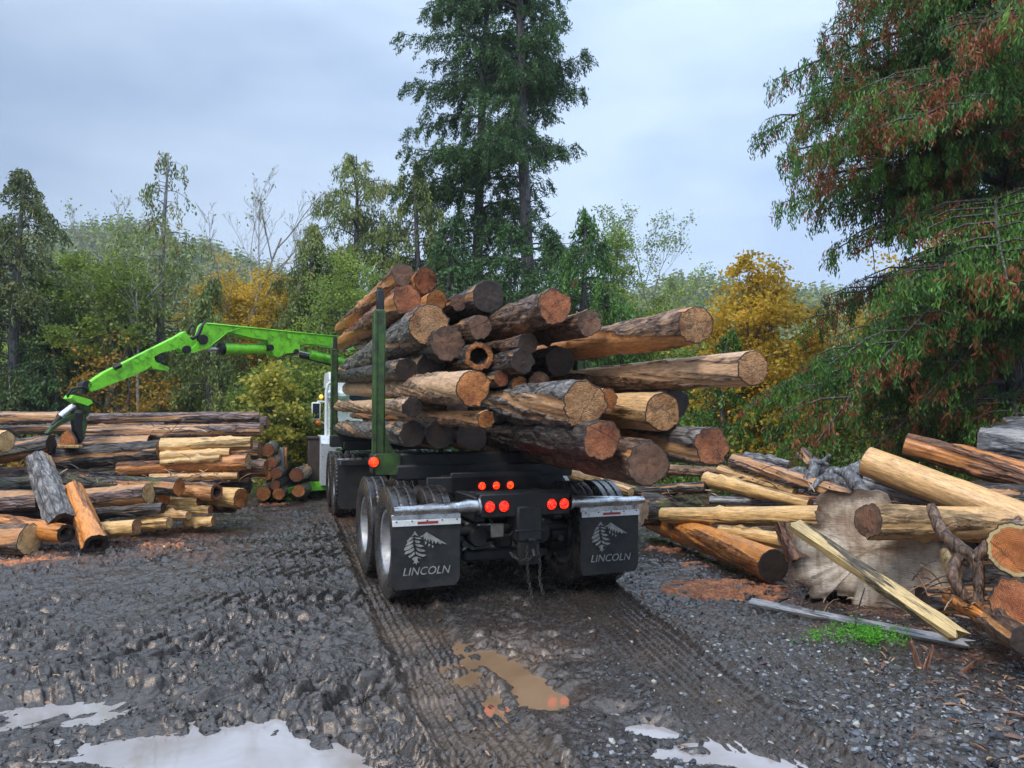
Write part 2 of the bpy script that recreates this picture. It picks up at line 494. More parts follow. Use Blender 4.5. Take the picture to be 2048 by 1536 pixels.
def emit_mat(name, col, st):
    t = NT(name)
    v = t.coord((1, 1, 1), rnd=False)
    vor = t.new('ShaderNodeTexVoronoi'); vor.inputs['Scale'].default_value = 85; t.link(v, vor.inputs['Vector'])
    c = t.ramp(vor.outputs['Distance'], [(.08, col[0]), (.42, col[1])])
    t.b.inputs['Base Color'].default_value = (*col[1], 1)
    t.link(c, t.b.inputs['Emission Color']); t.b.inputs['Emission Strength'].default_value = st
    t.b.inputs['Roughness'].default_value = .2
    return t.m
M['lamp_red'] = emit_mat('lamp_red', ((1, .20, .06), (.85, .004, .003)), 1.35)
M['lamp_hot'] = emit_mat('lamp_hot', ((1, .28, .03), (1, .01, .003)), 1.9)
M['lamp_amber'] = emit_mat('lamp_amber', ((1, .5, .1), (1, .3, .04)), 1.6)

def tyre_mat():
    t = NT('tyre_rubber'); v = t.coord((1, 1, 1), rnd=False)
    d = t.ramp(t.noise(v, 5, 6, .7), [(.42, 0), (.66, .8)])
    c = t.mix(d, (.016, .016, .017), (.085, .068, .055))
    return t.fin(c, t.ramp(t.noise(v, 8, 4), [(.35, .16), (.7, .42)]), t.bump(t.noise(v, 60, 4), .003, .4), spec=.8)
M['tyre'] = tyre_mat()

def leafset():
    M['fir'] = leaf_mat('fir_needles', [(.016, .038, .014), (.036, .085, .024), (.07, .15, .036), (.14, .23, .055)])
    M['fir_far'] = leaf_mat('fir_brownish', [(.035, .055, .02), (.08, .11, .035), (.15, .18, .05), (.24, .17, .06)])
    M['cedar'] = leaf_mat('cedar_sprays', [(.014, .04, .011), (.035, .09, .018), (.07, .17, .028), (.13, .28, .04), (.22, .40, .055)])
    M['cedar_rust'] = leaf_mat('cedar_dead_sprays', [(.16, .05, .02), (.28, .085, .03), (.36, .13, .05)])
    M['cedar_dull'] = leaf_mat('cedar_dull', [(.04, .06, .02), (.11, .15, .04), (.19, .25, .065), (.31, .35, .10), (.30, .19, .06)])
    M['alder'] = leaf_mat('alder_leaves', [(.08, .13, .025), (.18, .27, .045), (.34, .44, .08), (.56, .62, .15)], .5)
    M['maple_y'] = leaf_mat('maple_yellow', [(.16, .16, .025), (.42, .29, .03), (.72, .47, .05), (.82, .58, .09)], .5)
    M['maple_yg'] = leaf_mat('maple_turning', [(.07, .11, .02), (.17, .22, .035), (.42, .38, .05), (.66, .50, .09)], .4)
    M['maple_o'] = leaf_mat('maple_orange', [(.10, .11, .02), (.28, .19, .025), (.5, .26, .035), (.65, .34, .05)], .4)
    M['green_leaf'] = leaf_mat('broad_green', [(.045, .08, .018), (.14, .20, .035), (.26, .34, .055), (.44, .48, .09)], .5)
    M['weed'] = leaf_mat('weed_green', [(.05, .2, .02), (.10, .38, .03), (.18, .5, .05)], .4)
    M['trunk'] = bark_mat('tree_bark', [(.03, .025, .022), (.08, .068, .062), (.16, .14, .13), (.27, .25, .235)], (.3, .27, .24), .1)
    M['trunk_pale'] = bark_mat('pale_tree_bark', [(.08, .075, .07), (.18, .17, .16), (.32, .31, .30), (.46, .45, .43)], (.3, .28, .25), .1)
    M['twig'] = paint_mat('twig', (.13, .11, .09), .7, .3, (.05, .045, .035))
    M['twig_pale'] = paint_mat('twig_pale', (.34, .31, .28), .7, .3, (.12, .10, .08))
leafset()
# ------------------------------------------------------------------ ground
def polyd(x, y, pts):
    """signed distance to a polyline and parameter"""
    best = np.full(x.shape, 1e9); sg = np.zeros(x.shape)
    for (ax, ay), (bx, by) in zip(pts[:-1], pts[1:]):
        dx, dy = bx - ax, by - ay
        L = math.hypot(dx, dy)
        t = np.clip(((x - ax) * dx + (y - ay) * dy) / L ** 2, 0, 1)
        d = np.hypot(x - ax - t * dx, y - ay - t * dy)
        s = ((x - ax) * dy - (y - ay) * dx) / L
        m = d < best
        best = np.where(m, d, best); sg = np.where(m, s, sg)
    return best, np.sign(sg) * best

def gp(px, py): g = gnd(px, py); return (g.x, g.y)
RUT_L = [gp(690, 1010), gp(790, 1192), gp(848, 1290), gp(915, 1400), gp(1005, 1536), (.25, 2.2)]
RUT_R = [gp(700, 990), gp(1165, 1165), gp(1300, 1290), gp(1440, 1420), gp(1590, 1536), (2.0, 2.4)]
PUDDLES = [  # px,py, half width m, half length m, rotation, depth
    (440, 1505, .66, .30, .10, .05), (280, 1475, .35, .18, .3, .05), (520, 1440, .30, .22, .35, .05),
    (120, 1400, .50, .13, .15, .05), (40, 1430, .3, .13, 0, .045), (210, 1425, .22, .12, .3, .045),
    (1015, 1335, .15, .60, .52, .05), (1085, 1390, .20, .25, .5, .045), (925, 1275, .11, .32, .35, .04),
    (1300, 1450, .20, .10, -.3, .052), (1230, 1420, .13, .07, 0, .045), (1470, 1515, .28, .10, -.2, .055), (1340, 1500, .10, .08, 0, .04),
    (560, 1520, .5, .2, 0, .06), (640, 1290, .25, .06, .2, .03), (1390, 1480, .12, .05, 0, .035),
]
def _rg(px, py, a, b, z): g = gnd(px, py); return (g.x, g.y, a, b, z)
REG = [_rg(445, 1495, .88, .55, -.03), _rg(1400, 1485, .80, .42, -.025), _rg(1020, 1335, .40, 1.05, -.035), _rg(90, 1405, .75, .24, -.03)]
def ground_h(x, y):
    x = np.asarray(x, float); y = np.asarray(y, float)
    near = sstep(30, 9, y)
    h = (fbm(x * .35, y * .35, 5, 3) - .5) * .10 * near
    for rx, ry, ra, rb_, rz in REG:      # low, level places where water gathers
        m_ = np.exp(-((((x - rx) / ra) ** 2 + ((y - ry) / rb_) ** 2) ** 1.6))
        h = h * (1 - m_) + (rz + .020 + .016 * (1 - m_)) * m_ + .02 * m_ * (1 - m_)
    dl, sl = polyd(x, y, RUT_L); dr, sr = polyd(x, y, RUT_R)
    ml = sstep(.36, .22, dl); mrr = sstep(.40, .20, dr)
    rut = np.maximum(ml, mrr)
    # lugged, churned mud; it lies smoother where water stands
    pm = np.zeros(x.shape)
    for px, py, wx_, wy_, rot, dp in PUDDLES:
        g = gnd(px, py); dx, dy = x - g.x, y - g.y
        u = dx * math.cos(rot) + dy * math.sin(rot); v = -dx * math.sin(rot) + dy * math.cos(rot)
        pm = np.maximum(pm, np.exp(-((u / wx_) ** 2 + (v / wy_) ** 2) * .9))
    calm = (1 - .6 * pm) * (.62 + .75 * sstep(.32, .68, fbm(x * .9, y * .9, 66, 3)))
    a = .30
    xr = x * math.cos(a) + y * math.sin(a); yr = -x * math.sin(a) + y * math.cos(a)
    wx = (fbm(x * 2.2, y * 2.2, 31, 3) - .5) * 1.1; wy = (fbm(x * 2.2, y * 2.2, 57, 3) - .5) * .5
    n1 = vn((xr + wx) * 6.0, (yr + wy) * 8.5, 3)
    n2 = vn((xr - wx) * 11.5, (yr + wy) * 16, 9)
    lug = sstep(.34, .64, n1) * .6 + sstep(.34, .64, n2) * .4 - .5
    # bands of chevron tyre prints rolled across the left of the yard
    yb_ = (-x * math.sin(.16) + y * math.cos(.16)) + (fbm(x * .5, y * .5, 131, 2) - .5) * .5
    xb_ = x * math.cos(.16) + y * math.sin(.16)
    kb = np.floor(yb_ / .62); fb = yb_ / .62 - kb
    s_ = (xb_ + wx * .10 + np.abs(fb - .5) * .34 * np.where(kb % 2 == 0, 1, -1)) / .165 + kb * .37
    tread = sstep(.18, .42, np.abs((s_ % 1) - .5) * 2 * .9) * sstep(.0, .10, fb) * sstep(1., .90, fb) * 1.5 - .8
    tm = sstep(.40, .58, fbm(x * .8, y * .8, 141, 3)) * sstep(.6, -.6, x) * .85
    lug = lug * (1 - tm) + (tread * .75 + lug * .30) * tm
    # bigger tyre-lug prints in the middle left
    g = gnd(470, 1370)
    big = np.exp(-(((x - g.x) / 1.5) ** 2 + ((y - g.y) / .75) ** 2))
    b = .9
    xb = x * math.cos(b) + y * math.sin(b); yb = -x * math.sin(b) + y * math.cos(b)
    n3 = vn(xb * 4.2 + wx, yb * 9.0 + wy, 77)
    lugb = sstep(.35, .6, n3) - .5
    leftm = sstep(.9, -.3, x - (y - 5) * .05)
    amp = calm * (.018 + .040 * leftm) * (1 - .72 * rut) * near
    fine = (sstep(.36, .62, fbm(xr * 19 + wx * 3, yr * 27 + wy * 5, 13, 3, .5)) - .5) * .62 + (vn(x * 38, y * 80, 19) - .5) * .26
    h = h + lug * amp * (1 - big * .7) + lugb * .085 * big * calm + fine * calm * (1 - .7 * sstep(.40, .58, n1)) * (.030 + .016 * leftm) * (1 - .6 * rut) * near
    gr = sstep(.2, 1.0, x)
    h = h + (vn(x * 33, y * 33, 21) - .5) * .014 * gr * near * (1 - rut * .6)
    # ruts: shallow troughs with raised lips and fine lengthwise lines
    ntr = fbm(x * 1.3, y * 1.3, 91, 3)
    for d, s, m, dp in ((dl, sl, ml, .040), (dr, sr, mrr, .022)):
        h = h - dp * m * near + .034 * calm * np.exp(-((d - .33) / .055) ** 2) * near * (.45 + ntr)
        h = h + .026 * calm * np.exp(-((s - .02) / .03) ** 2) * m * near * (.3 + ntr)
        h = h +   .0075 * calm * np.sin(s * 2 * PI / .062 + 2.5 * ntr) * m * near
    for px, py, wx_, wy_, rot, dp in PUDDLES:
        g = gnd(px, py)
        dx, dy = x - g.x, y - g.y
        u = dx * math.cos(rot) + dy * math.sin(rot); v = -dx * math.sin(rot) + dy * math.cos(rot)
        q = (u / wx_) ** 2 + (v / wy_) ** 2
        h = h - dp * 1.25 * np.exp(-q ** 1.5 * .8)
    # ground lifts a little under the right hand pile and at the far edge of the yard
    h = h + .12 * sstep(3.2, 5.5, x - .1 * (y - 6)) * near
    h = h + .5 * sstep(19, 40, y) * (fbm(x * .08, y * .08, 8, 2))
    return h
ks = np.concatenate([np.linspace(-5, -1.25, 16)[:-1], np.linspace(-1.25, -.74, 22)[:-1], np.linspace(-.74, .74, 860), np.linspace(.74, 1.25, 22)[1:], np.linspace(1.25, 5, 16)[1:]])
ys = [-8, -5, -3, -1.5, 0, .8, 1.5, 2.1, 2.6]
y_ = 2.9
while y_ < 22: ys.append(y_); y_ += max(.0075, .00020 * y_ * y_ + .0016 * y_)
while y_ < 900: ys.append(y_); y_ *= 1.06
ys = np.array(ys)
wy_ = np.where(ys > 2.5, ys, 2.5 + (2.5 - ys) * .15)
X = wy_[:, None] * ks[None, :]
Y = np.repeat(ys[:, None], len(ks), 1)
H = ground_h(X, Y)
# colour masks
dl, _ = polyd(X, Y, RUT_L); dr, _ = polyd(X, Y, RUT_R)
g0 = gnd(1020, 1330)
mud = np.maximum(sstep(.42, .2, dl) * .9, sstep(.4, .15, dr) * .35)
mud = np.maximum(mud, .9 * np.exp(-(((X - g0.x - .1 * (Y - g0.y)) / .55) ** 2 + ((Y - g0.y) / 1.1) ** 2)))
mud *= sstep(.28, .62, fbm(X * 2.1, Y * 2.1, 44, 4)) * .8 + .2
lit = sstep(-2.6, -4.2, X + .42 * (Y - 9.5)) * sstep(8.4, 9.8, Y - X * .0) * 1.0
lit = np.maximum(lit, sstep(2.0, 3.4, X - .0 * Y) * sstep(4.6, 6.2, Y))
lit = np.maximum(lit, sstep(10.5, 14, Y) * .6)
lit = lit * sstep(.40, .62, fbm(X * 3.2, Y * 3.2, 61, 4))
gs = gnd(1440, 1178)
saw = np.exp(-(((X - gs.x) / .62) ** 2 + ((Y - gs.y) / .42) ** 2) ** 1.5)
for px, py, w1, w2, am in ((1330, 1100, .3, .2, .7), (1385, 1130, .2, .2, .6), (30, 1125, .5, .16, .9), (110, 1115, .3, .1, .8), (540, 1008, .35, .25, .8), (1500, 1190, .35, .2, .9), (360, 1062, .35, .3, .8), (330, 1095, .3, .2, .55)):
    g = gnd(px, py); saw = np.maximum(saw, am * np.exp(-(((X - g.x) / w1) ** 2 + ((Y - g.y) / w2) ** 2)))
sawm = sstep(.26, .52, saw * (.1 + 1.7 * sstep(.3, .7, fbm(X * 7, Y * 9, 71, 5, .6))))
H = H + sawm * .035 * fbm(X * 9, Y * 9, 72, 3)
grs = sstep(15.5, 19, Y) * sstep(-12, -3, X) 
grs = np.maximum(grs, sstep(20, 24, Y)) * sstep(.3, .55, fbm(X * 1.1, Y * 1.1, 81, 3))
nx, ny = len(ks), len(ys)
idx = (np.arange(ny - 1)[:, None] * nx + np.arange(nx - 1)[None, :]).ravel()
F = np.stack([idx, idx + 1, idx + nx + 1, idx + nx], 1)
def ground_mat():
    t = NT('wet_mud')
    v = t.coord((1, 1, 1), rnd=False); vs = t.coord((1, 2.2, 1), rnd=False)
    f1 = t.noise(v, 38, 6, .7); f2 = t.noise(vs, 9, 5, .6); f3 = t.noise(v, 120, 3, .6)
    c = t.ramp(f1, [(.36, (.012, .011, .010)), (.5, (.032, .029, .027)), (.64, (.066, .060, .057)), (.74, (.115, .105, .10))])
    c = t.mix(t.ramp(t.noise(v, 1.7, 6, .75), [(.47, 0), (.70, .45)]), c, t.ramp(f1, [(.36, (.02, .014, .010)), (.62, (.085, .062, .046))]))
    c = t.mix(t.attr('mud'), c, t.ramp(f1, [(.35, (.05, .034, .023)), (.6, (.125, .088, .062))]))
    c = t.mix(t.attr('litter'), c, t.ramp(t.noise(t.coord((2.2, 1, 1), rnd=False), 21, 5, .75), [(.38, (.022, .014, .011)), (.52, (.075, .036, .024)), (.62, (.22, .10, .055)), (.7, (.34, .2, .12))]))
    c = t.mix(t.attr('grass'), c, t.ramp(f2, [(.3, (.03, .06, .012)), (.7, (.09, .16, .035))]))
    c = t.mix(t.attr('sawdust'), c, t.ramp(t.noise(v, 24, 7, .8), [(.36, (.05, .022, .012)), (.46, (.26, .08, .028)), (.6, (.56, .21, .085))]))
    r0 = t.ramp(t.noise(vs, 13, 5, .65), [(.36, .08), (.52, .20), (.72, .42)])
    r0 = t.mix(t.ramp(t.noise(v, 2.6, 6, .7), [(.50, 0), (.74, .4)]), r0, t.ramp(f1, [(.3, .35), (.7, .75)]))
    rr = t.mix(t.attr('sawdust'), t.mix(t.attr('litter'), r0, (.6, .6, .6)), (.9, .9, .9))
    h = t.mix(.5, f1, f3)
    n = t.bump(h, .007, .7)
    t.b.inputs['Specular Tint'].default_value = (1, .82, .69, 1)
    return t.fin(c, rr, n, spec=.85)
M['ground'] = ground_mat()
ground = mesh_np('ground', np.stack([X.ravel(), Y.ravel(), H.ravel()], 1), F, M['ground'],
                 attrs={'mud': mud.ravel(), 'litter': lit.ravel(), 'sawdust': sawm.ravel(), 'grass': grs.ravel()})
tag(ground, kind='structure')

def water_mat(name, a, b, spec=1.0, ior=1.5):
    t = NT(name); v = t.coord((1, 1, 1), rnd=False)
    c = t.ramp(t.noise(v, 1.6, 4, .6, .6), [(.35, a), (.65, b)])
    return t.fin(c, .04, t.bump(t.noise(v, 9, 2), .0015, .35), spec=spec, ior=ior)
M['water_pale'] = water_mat('murky_sky_water', (.28, .24, .215), (.40, .37, .36), 1.0, 1.6)  # murky water, its base colour paled to carry the sky's reflection
M['water_brown'] = water_mat('brown_water', (.18, .108, .058), (.25, .155, .088), .5, 1.33)
def puddle(name, reg, mat, lift=0.0):
    rx, ry, ra, rb_, rz = reg; zw = rz + lift
    st = .014
    xs = np.arange(rx - ra * 1.25, rx + ra * 1.25, st); yy = np.arange(max(ry - rb_ * 1.3, 2.8), ry + rb_ * 1.3, st)
    GX, GY = np.meshgrid(xs, yy); gh = ground_h(GX, GY)
    n_ = len(xs)
    wet = gh < zw + .003
    inside = ((GX - rx) / (ra * 1.22)) ** 2 + ((GY - ry) / (rb_ * 1.25)) ** 2 < 1
    wet &= inside
    k = wet[:-1, :-1] | wet[1:, :-1] | wet[:-1, 1:] | wet[1:, 1:]
    a = (np.arange(len(yy) - 1)[:, None] * n_ + np.arange(n_ - 1)[None])[k]
    F = np.stack([a, a + 1, a + n_ + 1, a + n_], 1)
    used, inv = np.unique(F, return_inverse=True)
    V = np.stack([GX.ravel()[used], GY.ravel()[used], np.full(len(used), zw)], 1)
    return tag(mesh_np(name, V, inv.reshape(F.shape), mat), kind='structure')
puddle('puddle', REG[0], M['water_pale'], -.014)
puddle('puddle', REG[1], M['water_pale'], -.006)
puddle('puddle', REG[2], M['water_brown'], .001)
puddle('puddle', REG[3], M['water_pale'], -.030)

# ------------------------------------------------------------------ loose stuff on the ground
def rocks(name, P, S, mat, label=None, flat=.6, seed=1, rnd=None):
    """many small angular stones as one mesh"""
    rg = np.random.default_rng(seed)
    t = (1 + 5 ** .5) / 2
    iv = np.array([(-1, t, 0), (1, t, 0), (-1, -t, 0), (1, -t, 0), (0, -1, t), (0, 1, t), (0, -1, -t), (0, 1, -t), (t, 0, -1), (t, 0, 1), (-t, 0, -1), (-t, 0, 1)], float) / 1.9
    jf = np.array([(0, 11, 5), (0, 5, 1), (0, 1, 7), (0, 7, 10), (0, 10, 11), (1, 5, 9), (5, 11, 4), (11, 10, 2), (10, 7, 6), (7, 1, 8), (3, 9, 4), (3, 4, 2), (3, 2, 6), (3, 6, 8), (3, 8, 9), (4, 9, 5), (2, 4, 11), (6, 2, 10), (8, 6, 7), (9, 8, 1)])
    n = len(P)
    V = iv[None] * (1 + rg.uniform(-.35, .35, (n, 12, 1)))
    V = V * np.stack([rg.uniform(.7, 1.3, n), rg.uniform(.5, 1.0, n), rg.uniform(.35, .75, n) * flat / .6], 1)[:, None, :]
    ax = rg.normal(size=(n, 3)); ax /= np.linalg.norm(ax, axis=1)[:, None]
    an = rg.uniform(-.6, .6, n); az = rg.uniform(0, 2 * PI, n)
    c, s = np.cos(az)[:, None], np.sin(az)[:, None]
    V = np.stack([V[..., 0] * c - V[..., 1] * s, V[..., 0] * s + V[..., 1] * c, V[..., 2]], -1)
    c, s = np.cos(an)[:, None], np.sin(an)[:, None]
    V = np.stack([V[..., 0] * c + V[..., 2] * s, V[..., 1], -V[..., 0] * s + V[..., 2] * c], -1)
    V = V * S[:, None, None] + P[:, None, :]
    F = jf[None] + (np.arange(n) * 12)[:, None, None]
    return mesh_np(name, V.reshape(-1, 3), F.reshape(-1, 3), mat, smooth=False,
                   attrs={'rnd': np.repeat(rg.random(n) if rnd is None else rnd, 20)})
def chips(name, P, L, W, mat, seed=1, T=.006, tilt=.35, rotm=None):
    """flat splinters and bark flakes: bent thin slabs"""
    rg = np.random.default_rng(seed); n = len(P)
    az = rg.uniform(0, 2 * PI, n) if rotm is None else rotm
    d = np.stack([np.cos(az), np.sin(az), rg.normal(0, tilt * .5, n)], 1); d /= np.linalg.norm(d, axis=1)[:, None]
    u = np.stack([-np.sin(az), np.cos(az), rg.normal(0, tilt, n)], 1); u /= np.linalg.norm(u, axis=1)[:, None]
    w = np.cross(d, u)
    V = []
    for s_, ww, up in ((-1, .55, 0), (-.2, 1, .08), (.5, .8, .06), (1, .35, -.02)):
        for side in (-1, 1):
            for th in (0, 1):
                V.append(P + d * (s_ * L * .5)[:, None] + u * (side * ww * W * .5 * rg.uniform(.7, 1.2, n))[:, None] + w * (th * T + up * L)[:, None])
    V = np.stack(V, 1)
    f = []
    for i in range(3):
        a = i * 4; b = a + 4
        f += [(a, a + 2, b + 2, b), (a + 1, b + 1, b + 3, a + 3), (a, b, b + 1, a + 1), (a + 2, a + 3, b + 3, b + 2)]
    f += [(0, 1, 3, 2), (12, 14, 15, 13)]
    F = np.array(f)[None] + (np.arange(n) * 16)[:, None, None]
    return mesh_np(name, V.reshape(-1, 3), F.reshape(-1, 4), mat, smooth=False, attrs={'rnd': np.repeat(rg.random(n), len(f))})
def stone_mat():
    t = NT('wet_stone'); a = t.attr('rnd'); v = t.coord((1, 1, 1), rnd=False)
    c = t.ramp(a, [(.1, (.02, .021, .024)), (.45, (.05, .053, .060)), (.75, (.13, .137, .15)), (.93, (.26, .27, .28)), (1, (.44, .43, .36))])
    c = t.mix(.5, c, t.ramp(t.noise(v, 60, 4, .7), [(.3, .4), (.6, 1)]), 'MULTIPLY')
    return t.fin(c, t.ramp(a, [(0, .18), (1, .5)]), t.bump(t.noise(v, 150, 3), .003, .5), spec=.7)
M['stone'] = stone_mat()
def chip_mat(name, stops):
    t = NT(name); v = t.coord((1, 1, 1), rnd=False)
    c = t.ramp(t.attr('rnd'), stops)
    c = t.mix(.6, c, t.ramp(t.noise(v, 70, 4, .7), [(.35, .3), (.6, 1)]), 'MULTIPLY')
    return t.fin(c, .45, t.bump(t.noise(v, 90, 3), .004, .6), spec=.5)
M['chip_bark'] = chip_mat('bark_flakes', [(0, (.02, .013, .011)), (.45, (.08, .04, .03)), (.7, (.22, .10, .06)), (.88, (.38, .22, .13)), (1, (.6, .42, .22))])
M['chip_fresh'] = chip_mat('fresh_chips', [(0, (.28, .09, .03)), (.5, (.5, .19, .07)), (1, (.66, .34, .13))])
M['clod'] = chip_mat('mud_clods', [(0, (.014, .013, .013)), (.6, (.04, .037, .037)), (1, (.075, .07, .07))])

def scatter(n, region, seed, dens=None):
    """random ground points seen through a pixel quad region (x0,x1,y0,y1)"""
    rg = np.random.default_rng(seed)
    x0, x1, y0, y1 = region
    g = [gnd(x0, y1), gnd(x1, y1), gnd(x0, y0), gnd(x1, y0)]
    ylo, yhi = g[0].y, g[2].y
    y = ylo + (yhi - ylo) * rg.random(n) ** 1.35
    k0, k1 = (x0 - 1024) / FPX, (x1 - 1024) / FPX
    x = y * (k0 + (k1 - k0) * rg.random(n))
    if dens is not None:
        m = rg.random(n) < dens(x, y); x, y = x[m], y[m]
    return np.stack([x, y, ground_h(x, y)], 1)
def dgrav(x, y):
    d2, _ = polyd(x, y, RUT_R)
    return sstep(.2, 1.1, x - .12 * (y - 4)) * (.25 + .75 * sstep(.35, .6, fbm(x * 1.7, y * 1.7, 5, 3))) * (1 - .8 * sstep(.45, .3, d2))
P = scatter(11000, (1130, 2200, 1110, 1560), 3, dgrav)
rg = np.random.default_rng(4)
S = .008 + .016 * rg.random(len(P)) ** 2.2
Pb = scatter(170, (1680, 2300, 1400, 1560), 91); P = np.concatenate([P, Pb]); S = np.concatenate([S, .018 + .03 * rg.random(len(Pb)) ** 2])
tag(rocks('gravel', P, S, M['stone'], seed=5), 'wet grey gravel covering the ground on the right', 'gravel', kind='stuff')
P = scatter(7000, (-150, 1300, 1080, 1560), 33, lambda x, y: .35 + .65 * sstep(.4, .6, fbm(x * 2, y * 2, 55, 3)))
tag(rocks('mud_clods', P + np.array([0, 0, .002]), .006 + .014 * rng.random(len(P)) ** 2.5, M['clod'], seed=6), 'small dark lumps of churned mud across the yard', 'mud', kind='stuff')
def dlit(x, y):
    return np.maximum(np.maximum(sstep(-2.8, -4.4, x + .42 * (y - 9.5)) * sstep(8.2, 9.6, y), sstep(2.0, 3.2, x)), sstep(10, 13, y) * .6)
P = scatter(8000, (-200, 2250, 985, 1560), 8, lambda x, y: dlit(x, y) + .045)
n = len(P)
tag(chips('bark_litter', P + np.array([0, 0, .006]),   .025 + .11 * rng.random(n) ** 2.5, .008 + .022 * rng.random(n) ** 2, M['chip_bark'], seed=9), 'broken bark and wood splinters littering the mud by the piles', 'bark debris', kind='stuff')
def dsaw(x, y):
    s_ = np.exp(-(((x - gs.x) / .6) ** 2 + ((y - gs.y) / .42) ** 2))
    for px, py, w1, w2, am in ((1330, 1100, .3, .25, .5), (30, 1125, .55, .2, .8), (540, 1008, .4, .3, .5), (330, 1095, .5, .3, .5), (450, 1062, .5, .3, .3), (1500, 1190, .5, .3, .5)):
        g = gnd(px, py); s_ = np.maximum(s_, am * np.exp(-(((x - g.x) / w1) ** 2 + ((y - g.y) / w2) ** 2)))
    return s_
P = scatter(16000, (-50, 1750, 985, 1260), 18, dsaw)
n = len(P)
tag(chips('sawdust_and_chips', P + np.array([0, 0, .01]), .012 + .05 * rng.random(n) ** 2, .006 + .014 * rng.random(n), M['chip_fresh'], seed=19, T=.003), 'bright orange sawdust and shavings strewn beside the logs', 'sawdust', kind='stuff')
